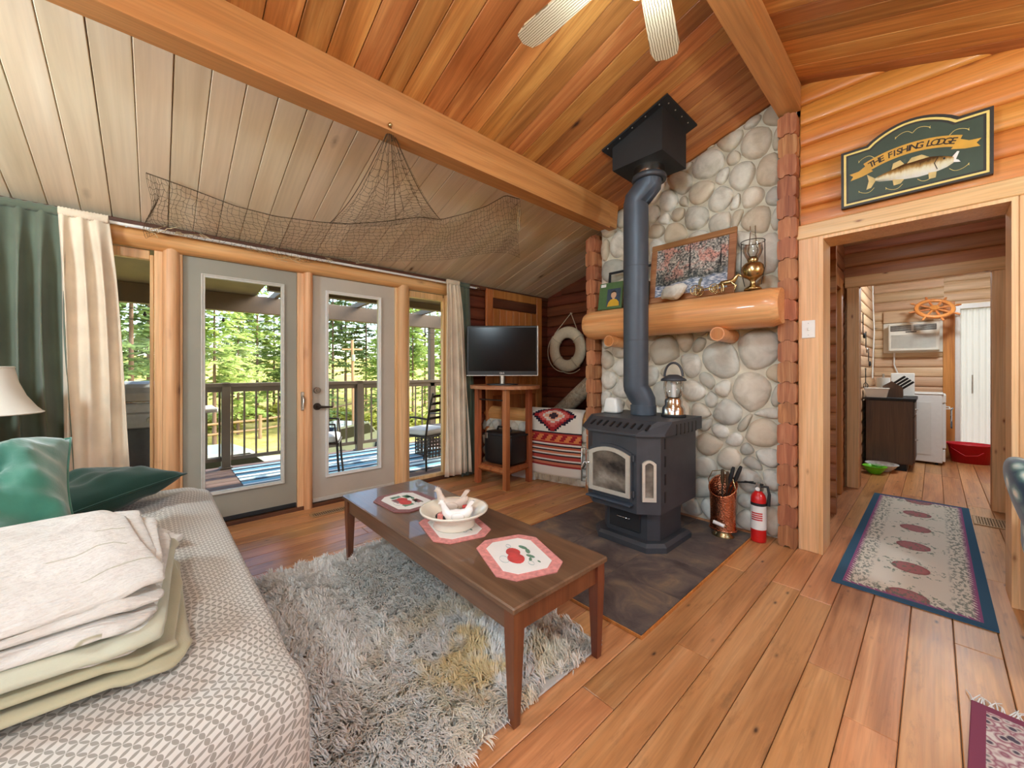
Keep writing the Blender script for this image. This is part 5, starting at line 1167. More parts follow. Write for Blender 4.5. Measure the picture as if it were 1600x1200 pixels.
AP = Vector((-2.0, .935, 2.535)); BS = [[-3.161,.984,2.345],[-3.1,1.182,2.362],[-3.017,1.412,2.388],[-2.84,1.576,2.443],[-2.787,1.755,2.459]]
def cone(u, v):
    c = pl(BS, u); s = v ** .8; p = AP.lerp(c, s); p.z -= .10 * math.sin(PI * s) * (1 - abs(2 * u - 1) * .3); p += Vector((.02 * math.sin(u * 25), .02 * math.cos(u * 31), 0)) * math.sin(PI * s); p.z = min(p.z, zl(p.x) - .012); return p
netting('net_peak', cone, 16, 22, M['net'], .0011)
b = MB(); b.tube([pl(UP, k / 60) for k in range(61)], .003, 5); b.tube([AP, pl(BS, .55) + Vector((0, 0, .0))], .002, 4); b.tube([AP.lerp(pl(BS, 0), s) - Vector((0, 0, .1 * math.sin(PI * s) * .7)) for s in [k / 12 for k in range(13)]], .0025, 5); b.tube([AP.lerp(pl(BS, 1), s) - Vector((0, 0, .1 * math.sin(PI * s) * .7)) for s in [k / 12 for k in range(13)]], .0025, 5)
b.build('head_rope', M['net'], net)
MB().sphere((-2.0, .935, 2.54), .012, 8, 6).build('hook', M['brass'], net)
b = MB(); R3 = random.Random(9)
for k in range(26):
    p = pl(LO, R3.uniform(.02, .6)) + Vector((R3.uniform(-.0, .12), 0, R3.uniform(-.0, .03))); pts = [p]
    for _ in range(4): pts.append(pts[-1] + Vector((R3.uniform(-.02, .02), R3.uniform(-.05, .05), R3.uniform(-.03, .022))))
    for q in pts: q.x = max(q.x, -3.6)
    b.tube(pts, .0022, 4)
for dz in (0, .02): b.tube([Vector((-2.31, 2.2 + dz, 2.6)), Vector((-2.34, 2.21 + dz, 2.48)), Vector((-2.33, 2.2 + dz, 2.36))], .002, 4)
b.build('loose_twine', M['net_pale'], net)['kind'] = 'stuff'

# ------------------------------------------------------------------ day bed
def sheet_mat():
    t = NT('leaf_print_sheet'); co = t.coord(); s = t.sep(co); k = 46.0
    yy = t.math('SUBTRACT', s[1], s[2]); xx = t.math('SUBTRACT', s[0], t.math('MULTIPLY', s[2], .6))
    a = t.math('ABSOLUTE', t.math('SUBTRACT', t.math('FRACT', t.math('MULTIPLY', t.math('ADD', xx, yy), k * .707)), .5)); b_ = t.math('ABSOLUTE', t.math('SUBTRACT', t.math('FRACT', t.math('MULTIPLY', t.math('SUBTRACT', xx, yy), k * .707)), .5))
    sq = lambda x: t.math('MULTIPLY', x, x)
    l1 = t.math('ADD', sq(t.math('SUBTRACT', 1.0, a)), sq(b_)); l2 = t.math('ADD', sq(a), sq(t.math('SUBTRACT', 1.0, b_)))
    leaf = t.math('LESS_THAN', t.math('MINIMUM', l1, l2), .47)
    t.bump(t.noise(co, 7, 4), .3, .02); t.p.inputs['Sheen Weight'].default_value = .2
    return t.fin(t.mix(leaf, C(200, 195, 186), C(146, 140, 130)), .9, 0, .2)
bed = thing('day_bed', 'day bed under a leaf printed grey sheet along the window', 'bed', (-2.03, -.3, 0), .03)
def bedfn(p):
    x, y, z = p; z += .012 * nz(x * 2.5 + 3, y * 6) + (.009 * math.sin(y * 5 + x * 24 + 4 * nz(x * 2, y * 3)) * max(0, min(1, (y + .1) * 3)) if z > 0 else 0)
    y += .018 * math.sin(x * 6) * (1 if y > .3 else 0); return [x, y, z]
v, f = superq((0, 0, .33), (1.1, .555, .185), .28, .12, 120, 36, bedfn); MB().add(v, f, True).build('mattress_sheet', sheet_mat(), bed)
MB().box(-1.05, 1.05, -.5, .5, .1, .17, .01).build('bed_base', M['oak_dark'], bed)
for sx in (-1, 1):
    for sy in (-1, 1): MB().box(sx * .98 - .03, sx * .98 + .03, sy * .44 - .03, sy * .44 + .03, 0, .12, .004).build('leg', M['oak_dark'], bed)
BT = .515
def pillow(name, lab, m, c, a, rot, seed, wr=.02):
    N_ = 34; b = MB()
    def fn(u, v, sg_):
        x, y = 2 * u - 1, 2 * v - 1; h_ = max(0, (1 - x * x) * (1 - y * y)) ** .42
        pin = 1 - .09 * ((1 - x * x) * y * y + (1 - y * y) * x * x)
        wv = wr * (nz(x * 2.2 + seed, y * 2.2, seed + sg_) + .5 * nz(x * 5 + seed, y * 2.4, seed * 2) + .35 * abs(nz(x * 3 + y * 4, seed, 1))) * h_
        return (a[0] * x * pin, a[1] * y * pin, sg_ * a[2] * h_ + wv)
    b.grid(lambda u, v: fn(u, v, 1), N_, N_); b.grid(lambda u, v: fn(u, v, -1), N_, N_, True, True)
    edge = [(fn(k / 20, 0, 0)) for k in range(20)] + [fn(1, k / 20, 0) for k in range(20)] + [fn(1 - k / 20, 1, 0) for k in range(20)] + [fn(0, 1 - k / 20, 0) for k in range(20)]
    o = b.build(name, m, None, c, rot); MB().tube(edge, .005, 6, closed=True).build('piping', m, o); return tag(o, lab, 'pillow')
pillow('dark_green_pillow', 'dark green velvet cushion lying flat at window end of day bed', M['velvet_dark'], (-2.74, -.29, BT + .085), (.29, .29, .11), (.08, -.1, .7), 3, .03)
pillow('green_pillow', 'lighter green velvet pillow propped up on the folded white quilt', M['velvet'], (-2.06, -.53, BT + .2), (.33, .33, .16), (.08, .62, .2), 7, .12)
def quilt_mat():
    t = NT('white_quilt'); co = t.coord(); t.bump(t.math('ADD', t.noise(t.map(co, (110, 26, 40)), 1, 3), t.math('MULTIPLY', t.noise(co, 14, 4), 1.5)), .8, .014)
    w_ = t.n('ShaderNodeTexWave', {'Vector': co, 'Scale': 2.2, 'Distortion': 9.0, 'Detail': 2.0, 'Detail Scale': 1.2}); ln = t.ramp(w_.outputs[1], [(.0, (0, 0, 0)), (.985, (0, 0, 0)), (1, (1, 1, 1))])
    sp_ = t.math('MULTIPLY', ln, t.math('GREATER_THAN', t.noise(co, 3, 2), .57))
    t.p.inputs['Sheen Weight'].default_value = .3; return t.fin(t.mix(t.math('MULTIPLY', sp_, .7), t.ramp(t.noise(co, 5, 3), [(.3, C(204, 199, 190)), (.7, C(222, 218, 210))]), C(142, 138, 96)), .9, 0, .2)
M['quilt'] = quilt_mat()
def folded(name, lab, cat, m, cx, cy, z0, hx, hy, layers, lh, rz, seed, slope=0, fan=0, droop=0):
    o = thing(name, lab, cat, (cx, cy, z0), rz)
    for k in range(layers):
        s_ = seed + k * 2.3; ox_, oy_ = .02 * nz(s_), .02 * nz(s_ + 5)
        def fn(p, k=k, s_=s_):
            x, y, z = p; w1 = .016 * nz(x * 4 + s_, y * 4) + .011 * nz(x * 9 + s_, y * 13, 2) + .005 * nz(x * 26 + s_, y * 22, 4) - droop * max(0, x / hx - .55) ** 2 * 3 - droop * max(0, y / hy - .6) ** 2 * 2
            x += (.03 * nz(y * 5 + s_, 1) + .012 * nz(y * 17 + s_, z * 30)) * (abs(x) / hx) ** 2; y += (.03 * nz(x * 5 + s_, 2) + .012 * nz(x * 17 + s_, z * 30, 4)) * (abs(y) / hy) ** 2
            return [x, y, z * (1 + .25 * nz(x * 6, y * 6 + s_)) + w1 - slope * (x + y * .3) ]
        v, f = superq((ox_, oy_, lh * (k + .5)), (hx * (1 - .03 * k), hy * (1 - .04 * k), lh * .62), .72, .12, 120, 18, fn); MB().add(v, f, True).build('fold', m, o, None, (0, 0, fan * k))
    return o
folded('folded_sheet', 'folded sage green sheet at bottom of the bedding pile', 'bedding', M['sage'], -1.5, -.36, BT + .006, .34, .42, 2, .032, .0, 2)
folded('folded_cover', 'folded pale sage cover between green sheet and white quilt', 'bedding', M['sage2'], -1.52, -.37, BT + .074, .33, .4, 1, .032, -.06, 9, 0, 0, .008)
folded('folded_quilt', 'folded white crinkled quilt on top of the bedding pile', 'bedding', M['quilt'], -1.54, -.38, BT + .108, .33, .4, 4, .025, -.1, 15, .1, .1, .012)
q = MB(); q.grid(lambda u, v: (-.2 + .4 * u, -.17 + .34 * v, .01 * nz(u * 5, v * 5, 7) + .012 * math.sin(u * 3) * v + .006 * math.sin(v * 9 + u * 4)), 30, 30)
o = q.build('loose_quilt_corner', M['quilt'], None, (-2.08, -.17, BT + .03), (.0, -.03, .5)); tag(o, 'loose corner of white quilt spread beside the dark green cushion', 'bedding'); md = o.modifiers.new('t', 'SOLIDIFY'); md.thickness = .02; md.offset = 0

# ------------------------------------------------------------------ table lamp on an end table
et = thing('end_table', 'small dark end table under the lamp by the curtain', 'table', (-3.3, -.72, 0))
MB().box(-.22, .22, -.2, .2, .56, .59, .006).build('table_top', M['oak_dark'], et)
for sx in (-1, 1):
    for sy in (-1, 1): MB().box(sx * .18 - .02, sx * .18 + .02, sy * .16 - .02, sy * .16 + .02, 0, .56, .003).build('leg', M['oak_dark'], et)
tl = thing('table_lamp', 'table lamp with white bell shade and dark base by green curtain', 'lamp', (-3.28, -.655, .5905))
MB().lathe([(0, 0), (.075, 0), (.078, .015), (.03, .03), (.025, .06), (.05, .1), (.055, .16), (.03, .22), (.018, .25), (.03, .27), (.012, .29), (.012, .42), (0, .42)], 24).build('base', M['iron_dark'], tl)
MB().lathe([(.2, .39), (.175, .42), (.14, .48), (.115, .55), (.1, .63)], 32).build('shade', M['lampshade'], tl)
for z, r in ((.39, .2), (.63, .1)): MB().torus((0, 0, z), r, .004, 32, 6).build('shade_rim', M['lampshade'], tl)
b = MB(); b.tube([(-.1, 0, .62), (0, 0, .62), (.1, 0, .62)], .003, 6); b.cyl((0, 0, .42), (0, 0, .65), .004, n=6); b.sphere((0, 0, .65), .012, 10, 6); b.build('finial', M['brass'], tl)
b = MB(); b.tube([(.055, .0, .2), (.09, 0, .22), (.1, 0, .28), (.06, 0, .3), (.03, 0, .27)], .006, 6); b.build('scroll_arm', M['steel'], tl)

# ------------------------------------------------------------------ ceiling fan (blade tips at the top of the picture)
cf = thing('ceiling_fan', 'ceiling fan with cane patterned blades hung from the ridge', 'fan', (-.7, 1.285, 2.71))
MB().cyl((0, 0, .14), (0, 0, .262), .014, n=10).build('downrod', M['brass'], cf); MB().lathe([(0, .14), (.06, .135), (.1, .1), (.1, .03), (.06, 0), (0, 0)], 28).build('motor', M['brass'], cf)
t = NT('cane_blade'); co = t.coord(); w_ = t.n('ShaderNodeTexWave', {'Vector': co, 'Scale': 28.0, 'Distortion': 2.0}, bands_direction='Y'); M['cane'] = t.fin(t.mix(t.math('GREATER_THAN', w_.outputs[1], .8), C(214, 196, 164), C(120, 96, 66)), .6)
for k in range(5):
    a = 1.9 + k * 2 * PI / 5; bl = MB(); bl.box(.08, .2, -.02, .02, .03, .036, .002); bo1 = bl.build('blade_arm', M['brass'], cf, (0, 0, 0), (0, 0, a))
    MB().prism([(.16, -.05), (.54, -.065), (.6, -.05), (.615, 0), (.6, .05), (.54, .065), (.16, .05)], .038, .046).build('blade', M['cane'], bo1)
MB().lathe([(.05, 0), (.06, -.02), (.05, -.04), (0, -.045)], 20).build('added_light_fitter', M['brass'], cf)  # light kit under the fan is added to brighten the room
def globe(parent, c, r, m='bulb'): MB().sphere(c, r, 20, 12).build('added_globe', M[m], parent)
for k in range(4):
    a = .8 + k * PI / 2; MB().tube([(.04 * math.cos(a), .04 * math.sin(a), -.01), (.07 * math.cos(a), .07 * math.sin(a), -.015), (.08 * math.cos(a), .08 * math.sin(a), -.03)], .008, 6).build('added_lamp_arm', M['brass'], cf); globe(cf, (.07 * math.cos(a), .07 * math.sin(a), -.055), .045)
def pendant(lab, x, y, drop, m='bulb', r=.15):  # out-of-view globe lamps added to raise the room's brightness
    z = zc(x) - .002; o = thing('added_pendant', lab, 'lamp', (x, y, z - drop))
    MB().lathe([(0, drop - .03), (.06, drop - .03), (.05, drop), (0, drop)], 20).build('canopy', M['brass'], o); MB().cyl((0, 0, r * 2), (0, 0, drop - .03), .006, n=8).build('stem', M['brass'], o); globe(o, (0, 0, r), r, m)
pendant('added unseen globe pendant lighting the room beyond the day bed', -2.2, -1.5, .75)
pendant('added unseen globe pendant lighting the armchair side of the room', 1.4, 2.05, .5, 'fill_bulb_s')
pendant('added unseen globe pendant lighting the room between fan and near wall', .25, -1.0, .6)
def dome(lab, x, y, z, m='fill_bulb_k'):  # unseen ceiling domes added to brighten hall and kitchen
    o = thing('added_ceiling_light', lab, 'lamp', (x, y, z)); MB().lathe([(.13, 0), (.13, -.02), (.0, -.02)], 24).build('rim', M['brass'], o); MB().lathe([(.12, -.02), (.11, -.05), (.07, -.08), (0, -.09)], 24).build('added_glow_dome', M[m], o)
dome('added unseen dim dome lighting the hall from its ceiling', -.1, 4.4, 2.499, 'fill_bulb_h'); dome('added unseen dome lighting the kitchen from its ceiling', .15, 6.7, 2.499)

# ------------------------------------------------------------------ armchair at the doorway
def floral():
    t = NT('floral_upholstery'); co = t.coord(); v = t.n('ShaderNodeTexVoronoi', {'Vector': co, 'Scale': 16.0, 'Randomness': 1.0}); n = t.noise(co, 30, 4)
    c = t.ramp(t.math('ADD', v.outputs[0], t.math('MULTIPLY', n, .25)), [(.3, C(214, 206, 186)), (.42, C(150, 166, 160)), (.55, C(84, 112, 108)), (.75, C(52, 70, 86)), (.95, C(44, 58, 70))])
    t.p.inputs['Sheen Weight'].default_value = .3; return t.fin(c, .9, 0, .2)
M['floral'] = floral()
ac = thing('armchair', 'blue green floral upholstered armchair at edge of the doorway', 'armchair', (.69, 2.76, 0), PI)
def cush(nm, c, a, e=.35, par=ac, fn=None): v, f = superq(c, a, e, e, 32, 18, fn); return MB().add(v, f, True).build(nm, M['floral'], par)
cush('seat_base', (0, 0, .26), (.33, .34, .14)); cush('seat_cushion', (0, -.04, .43), (.27, .31, .075), .4)
cush('backrest', (0, .26, .6), (.36, .12, .33), .45, fn=lambda p: [p[0] * (1 + .2 * p[2] / .33), p[1] + .08 * p[2], p[2]])
for sx in (-1, 1):
    cush('arm', (sx * .33, -.03, .47), (.09, .33, .15), .5)
    cush('wing', (sx * .42, .2, .68), (.06, .17, .17), .8, fn=lambda p, sx=sx: [p[0] + sx * .25 * p[2], p[1], p[2]])
for sx in (-1, 1):
    for sy in (-1, 1): MB().cyl((sx * .26, sy * .26, 0), (sx * .26, sy * .26, .14), .018, .026, 12).build('leg', M['oak_dark'], ac)
# ------------------------------------------------------------------ kitchen beyond the hall
kc = thing('kitchen_cabinet', 'dark oak base cabinet end panel seen through the kitchen opening', 'cabinet', (-.345, 6.95, 0))
MB().box(-.24, .17, -.35, .35, .08, .84, .003).build('body', M['oak_dark'], kc); MB().box(-.24, .12, -.34, .34, 0, .08).build('plinth', M['matte_black'], kc)
MB().box(-.255, .2, -.37, .36, .84, .875, .004).build('countertop', M['matte_black'], kc); MB().box(-.02, .172, -.353, -.35, .085, .838).build('end_panel', M['oak_dark'], kc)
for z0, z1, nm in ((.66, .82, 'drawer'), (.1, .64, 'cabinet_door')):
    d = MB().box(.17, .188, -.33, .33, z0, z1, .003).build(nm, M['oak_dark'], kc); MB().tube([(.188, -.25, (z0 + z1) / 2), (.21, -.25, (z0 + z1) / 2), (.21, -.16, (z0 + z1) / 2), (.188, -.16, (z0 + z1) / 2)], .005, 6).build('pull', M['steel'], d)
rg_ = thing('kitchen_range', 'white range with side panel showing behind the dark cabinet', 'stove', (-.23, 7.62, 0))
MB().box(-.38, .3, -.28, .28, .03, .9, .006).build('body', M['white'], rg_); MB().box(-.38, .31, -.285, .285, .9, .915, .004).build('cooktop', M['white_plastic'], rg_); MB().box(-.2, .2, -.284, -.28, .12, .8, .003).build('side_panel', M['white_plastic'], rg_)
od = MB().box(.3, .33, -.27, .27, .22, .78, .004).build('oven_door', M['white'], rg_); MB().tube([(.33, -.22, .72), (.365, -.22, .72), (.365, .22, .72), (.33, .22, .72)], .008, 8).build('door_handle', M['white_plastic'], od)
MB().box(.3, .325, -.27, .27, .05, .2, .004).build('warming_drawer', M['white'], rg_); MB().box(.3, .33, -.27, .27, .8, .9, .004).build('control_panel', M['white_plastic'], rg_)
for x in (-.33, .25):
    for y in (-.23, .23): MB().cyl((x, y, 0), (x, y, .03), .015, n=8).build('foot', M['matte_black'], rg_)
tw = MB(); tw.grid(lambda u, v: (.143 + .006 * math.sin(u * 9) + .02 * math.sin(v * 3) * 0 + .012 * (v < .05), 7.4 + .13 * u, .735 - .26 * v + .0 * u), 10, 10); t = NT('striped_towel'); co = t.coord(); M['towel'] = t.fin(t.mix(t.math('GREATER_THAN', t.noise(t.map(co, (8, 40, 14)), 1, 2), .5), C(214, 214, 212), C(92, 108, 128)), .95)
o = tw.build('dish_towel', M['towel'], None); tag(o, 'blue and white dish towel hanging on range handle', 'towel'); md = o.modifiers.new('t', 'SOLIDIFY'); md.thickness = .006
CT = .8755
kb = thing('knife_block', 'dark knife block full of knives on the cabinet top', 'knife block', (-.34, 6.78, CT))
MB().prism([(-.1, 0), (.08, 0), (.08, .12), (-.02, .2), (-.1, .14)], -.06, .06, 'y').build('block', M['oak_dark'], kb)
for k in range(8):
    i, j = k % 4, k // 4; MB().box(-.012, .012, -.008, .008, 0, .13, .003).build('knife_handle', M['matte_black'], kb, (.0 + .024 * i, -.03 + .06 * j, .175 - .022 * i), (0, .85, 0))
wt = thing('white_tub', 'white rectangular food container on cabinet top', 'container', (-.49, 6.68, CT)); MB().prism([(-.09, 0), (.09, 0), (.11, .1), (-.11, .1)], -.07, .07, 'y').build('tub', M['white_plastic'], wt); MB().box(-.115, .115, -.075, .075, .1, .115, .003).build('lid', M['white_plastic'], wt)
cbd = MB().box(-.11, .11, -.012, .012, 0, .3, .006); tag(cbd.build('cutting_board', M['white_plastic'], None, (-.28, 7.14, CT + .0), (-.08, 0, 0)), 'white cutting board standing behind the knife block', 'cutting board')
kt = thing('paper_roll', 'white crumpled kitchen towel roll on cabinet top by the wall', 'towel roll', (-.45, 6.98, CT)); MB().cyl((0, 0, 0), (0, 0, .24), .065, n=20).build('roll', M['white_cloth'], kt); MB().cyl((0, 0, 0), (0, 0, .29), .012, n=10).build('holder', M['steel'], kt)
# hanging utensils on the left wall
ur = [('long_ladle', 'dark long ladle hanging highest on kitchen wall', 6.45, 1.62, .3, 'ladle'), ('slotted_spoon', 'slotted spoon hanging under the ladle on kitchen wall', 6.75, 1.45, .26, 'round'), ('black_ladle', 'small black ladle hanging between spoon and whisk on wall', 7.05, 1.28, .22, 'ladle'), ('wire_whisk', 'black wire whisk hanging lowest above the cabinet', 6.72, 1.0, .24, 'whisk')]
for nm, lab, y, z, L, kd in ur:
    o = thing(nm, lab, 'utensil', (-.598, y, z)); MB().cyl((0, 0, .05), (0, 0, L), .005, n=6).build('handle', M['matte_black'], o); MB().cyl((-.012, 0, L - .01), (.012, 0, L - .01), .004, n=6).build('hook', M['steel'], o)
    if kd == 'whisk':
        q = MB()
        for k in range(4): a = PI * k / 4; q.tube([(0, 0, .06), (.03 * math.cos(a), .03 * math.sin(a), .02), (0, 0, -.06), (-.03 * math.cos(a), -.03 * math.sin(a), .02), (0, 0, .06)], .002, 4)
        q.build('wires', M['matte_black'], o)
    else:
        v, f = superq((.012, 0, .02), (.014, .035, .035), .8, .9, 14, 8); MB().add(v, f, True).build('bowl', M['matte_black'] if kd == 'ladle' else M['steel'], o)
cdm = MB(); cdm.tube([(-.6, 7.6, 2.5), (-.6, 7.62, 2.2), (-.585, 7.6, 1.8), (-.6, 7.63, 1.4), (-.6, 7.55, 1.1)], .008, 6)
tag(cdm.build('power_cable', M['white_plastic'], None), 'white power cord running down the kitchen wall corner', 'cord')
# air conditioner
ai = thing('air_conditioner', 'cream window air conditioner mounted in kitchen log wall', 'air conditioner', (-.21, SPAN - .0305, 1.48))
MB().box(-.31, .31, -.02, 0, -.01, .43, .004).build('surround', M['cream_plastic'], ai)
MB().box(-.25, .26, -.16, -.02, .01, .41, .012).build('case', M['cream_plastic'], ai)
MB().box(-.225, .23, -.164, -.16, .3, .38).build('outlet', M['matte_black'], ai)
lm = MB().box(-.22, .225, -.006, .0, 0, .006).mesh('louver'); lm.materials.append(M['steel'])
for k in range(5): link('louver', lm, None, ai, (0, -.163, .31 + k * .014))
for k in range(11): link('louver', lm, None, ai, (0, -.161, .055 + k * .018))
MB().box(-.07, .04, -.167, -.16, .275, .288).build('control_strip', M['matte_black'], ai)
MB().box(-.012, .012, -.167, -.16, .3, .38).build('centre_rib', M['steel'], ai)
MB().box(-.31, .2, -.03, 0, .435, .6, .004).build('backing_board', M['log_kit'], ai)
c2 = MB(); c2.tube([(-.4, SPAN - .05, 1.475), (-.405, SPAN - .06, 1.3), (-.36, SPAN - .06, 1.15), (-.36, SPAN - .06, 1.0)], .009, 6); tag(c2.build('appliance_cable', M['white_plastic'], None), 'white cord dropping from the air conditioner', 'cord')
# ship wheel
swl = thing('ship_wheel', 'wooden ship wheel ornament hanging above the air conditioner', 'ornament', (.0, 7.7, 2.04)); swl.rotation_euler = (-.75, 0, .2)
MB().torus((0, 0, 0), .17, .024, 40, 8, 'y').build('rim', M['boxwood'], swl); MB().cyl((0, -.025, 0), (0, .025, 0), .045, n=20).build('hub', M['boxwood'], swl)
for k in range(8):
    a = 2 * PI * k / 8 + .2; q = MB(); cs, sn = math.cos(a), math.sin(a); q.tube([(cs * .04, 0, sn * .04), (cs * .1, 0, sn * .1), (cs * .165, 0, sn * .165), (cs * .2, 0, sn * .2), (cs * .225, 0, sn * .225), (cs * .255, 0, sn * .255)], [.011, .015, .01, .01, .015, .009], 8); q.build('spoke', M['boxwood'], swl)
MB().tube([(0, .02, .16), (0, .08, .28), (0, .12, .36)], .004, 5).build('chain', M['steel'], swl)
# red tub and bowls on the floor
rt = thing('red_tub', 'red plastic laundry tub on floor before the white door', 'tub', (.32, 7.86, 0)); MB().lathe([(0, .005), (.16, .005), (.165, 0), (.205, .23), (.225, .235), (.225, .25), (.2, .25), (.155, .02), (0, .02)], 36, sy=.7).build('tub_body', M['red_plastic'], rt)
for sx in (-1, 1): MB().torus((sx * .225, 0, .235), .04, .008, 16, 6).build('handle', M['red_plastic'], rt)
MB().tube([(-.2, .0, .24), (-.16, -.1, .18), (-.05, -.142, .1), (.06, -.15, .12), (.2, -.02, .24)], .004, 6).build('bail', M['red_plastic'], rt)
def pet(nm, lab, x, y, r, h, m):
    o = thing(nm, lab, 'bowl', (x, y, .0005)); MB().lathe([(0, 0), (r * .5, 0), (r * .55, .008), (r * .85, h * .6), (r, h), (r * 1.05, h + .004), (r * .96, h + .002), (r * .8, h * .6), (r * .5, .014), (0, .012)], 30).build('bowl_body', m, o); MB().torus((0, 0, h), r * 1.02, .005, 30, 6).build('rim', m, o)
pet('green_bowl', 'lime green plastic bowl on the kitchen floor', -.475, 6.22, .105, .085, M['green_plastic'])
pet('enamel_bowl', 'white speckled bowl behind the lime green bowl', -.43, 6.44, .145, .085, plain('speckled_enamel', C(206, 206, 204), .3, var=.25, nscale=28))
# small frame on the hall's right wall
hfm = thing('hall_frame', 'dark framed picture on right hall wall with pale edge', 'picture', (HX1 - .031, 4.55, 1.55), -PI / 2)
for (a, b_, c, d) in ((-.2, .2, 0, .04), (-.2, .2, .46, .5), (-.2, -.16, .04, .46), (.16, .2, .04, .46)): MB().box(a, b_, -.02, 0, c, d, .003).build('frame_bar', M['oak_dark'], hfm)
MB().box(-.16, .16, -.01, -.002, .04, .46).build('print', plain('dark_print', C(86, 70, 54), .5, var=.3, nscale=9), hfm)

# ------------------------------------------------------------------ outside: deck
dk = struct('deck_floor', 'brown board deck outside the patio doors', 'deck', MB().box(-6.1, -3.87, -2.6, 6.4, -.2, -.06), M['out_brown'])
dm = MB().box(-.066, .066, -4.5, 4.5, -.03, 0, .003).mesh('deck_board'); dm.materials.append(M['deck'])
for k in range(16): link('deck_board', dm, None, dk, (-3.95 - k * .14, 1.9, -.02))
def stripe_mat():
    t = NT('striped_deck_rug'); s = t.sep(t.coord()); f = t.math('FRACT', t.math('MULTIPLY', s[0], 1.55))
    return t.fin(t.ramp(f, [(0, C(120, 172, 190)), (.16, C(222, 224, 220)), (.24, C(60, 72, 84)), (.36, C(120, 172, 190)), (.5, C(226, 226, 222)), (.62, C(84, 104, 118)), (.72, C(180, 206, 212)), (.86, C(58, 68, 80))], 'CONSTANT'), .95, 0, .1)
tag(MB().box(-.85, .85, -1.3, 1.3, 0, .006, .002).build('deck_rug', stripe_mat(), None, (-5.12, 1.98, -.0195)), 'blue and white striped outdoor rug on the deck', 'rug')
rl = thing('deck_railing', 'brown deck railing with square balusters outside the patio doors', 'railing', (-6.0, 0, -.02))
MB().box(-.045, .045, -2.6, 6.4, 1.02, 1.07, .006).build('top_rail', M['out_brown'], rl); MB().box(-.02, .02, -2.6, 6.4, .96, 1.02).build('upper_rail', M['out_brown'], rl); MB().box(-.02, .02, -2.6, 6.4, .1, .145).build('bottom_rail', M['out_brown'], rl)
pm = MB().box(-.045, .045, -.045, .045, 0, 1.075, .004).mesh('post'); pm.materials.append(M['out_brown']); pf = MB().box(-.065, .065, -.065, .065, 0, .02, .004).mesh('post_foot'); pf.materials.append(M['out_brown'])
bmsh = MB().box(-.01, .01, -.01, .01, .14, .965).mesh('baluster'); bmsh.materials.append(M['out_brown'])
posts = [-1.02, .636, 2.298, 3.96, 5.6]
for y in posts: p_ = link('post', pm, None, rl, (0, y, 0)); link('post_foot', pf, None, p_)
y = -2.5
while y < 6.3:
    if all(abs(y - q) > .06 for q in posts): link('baluster', bmsh, None, rl, (0, y, 0))
    y += .128
rf = thing('deck_roof', 'brown deck roof with open rafters at its outer edge', 'roof', (0, 0, 0))
def zroof(x): return 2.31 + .06 * (x + 3.87)
def roofslab(x0, x1, y0, y1, nm, t_=.03): MB().prism([(x0, zroof(x0)), (x1, zroof(x1)), (x1, zroof(x1) + t_), (x0, zroof(x0) + t_)], y0, y1, 'y').build(nm, M['out_roof'], rf)
roofslab(-5.25, -3.87, -2.6, 6.4, 'soffit'); roofslab(-6.3, -5.25, -2.6, .95, 'soffit')
MB().box(-6.08, -5.97, -2.6, 6.4, 1.96, 2.18, .004).build('eave_beam', M['out_brown'], rf)
for k in range(10):
    y = 1.15 + k * .55
    MB().prism([(-6.35, zroof(-6.35) - .0), (-5.25, zroof(-5.25) - .03), (-5.25, zroof(-5.25) + .06), (-6.35, zroof(-6.35) + .07)], y, y + .05, 'y').build('rafter', M['out_brown'], rf)
MB().box(-5.3, -5.2, .95, 6.4, zroof(-5.25) - .09, zroof(-5.25), .003).build('rafter_beam', M['out_brown'], rf)
for y in (3.58, -2.4): MB().box(-6.07, -5.98, y - .045, y + .045, -.02, 1.96, .004).build('roof_post', M['out_brown'], rf)
pg = thing('porch_globe', 'small white globe lamp on the deck soffit', 'lamp', (-4.9, 1.95, zroof(-4.9) - .1)); MB().sphere((0, 0, .04), .05, 14, 10).build('globe', M['white_plastic'], pg); MB().cyl((0, 0, .085), (0, 0, .1), .03, n=12).build('mount', M['white_plastic'], pg)
slg = thing('string_lights', 'black string lights strung under the deck eave', 'string lights', (-5.9, 0, 1.93))
for zz_, sag in ((-.04, .1), (-.16, .07)):
    q = MB(); q.tube([(0, -2.4 + 8.6 * k / 40, zz_ - sag * abs(math.sin(k * PI / 10)) * .4) for k in range(41)], .004, 5); q.build('wire', M['matte_black'], slg)
bs = MB(); bs.sphere((0, 0, -.03), .018, 10, 6); bs.cyl((0, 0, -.016), (0, 0, .004), .01, n=8); bs = bs.mesh('bulb'); bs.materials.append(M['matte_black'])
for k in range(12): link('bulb', bs, None, slg, (0, -2.2 + k * .7, -.075))
# grill
M['grill'] = plain('grill_steel', C(198, 203, 207), .4, .35)
gr = thing('gas_grill', 'stainless gas grill on the deck seen past the cream curtain', 'grill', (-4.95, -.34, -.02))
MB().box(-.24, .24, -.42, .42, .08, .72, .008).build('cart', plain('grill_grey', C(108, 110, 112), .5, .5), gr)
MB().box(-.26, .28, -.44, .44, .72, .86, .01).build('firebox', M['grill'], gr)
n = 12; MB().prism([(-.26, .86)] + [(-.26 * math.cos(PI * k / n), .86 + .27 * math.sin(PI * k / n) ** .7) for k in range(1, n)] + [(.26, .86)], -.44, .44, 'y').build('lid', M['grill'], gr)
MB().tube([(.25, -.34, .95), (.3, -.34, .95), (.3, .34, .95), (.25, .34, .95)], .012, 8).build('lid_handle', M['chrome'], gr)
pn = MB().box(.28, .3, -.44, .44, .73, .85, .004).build('control_panel', M['grill'], gr)
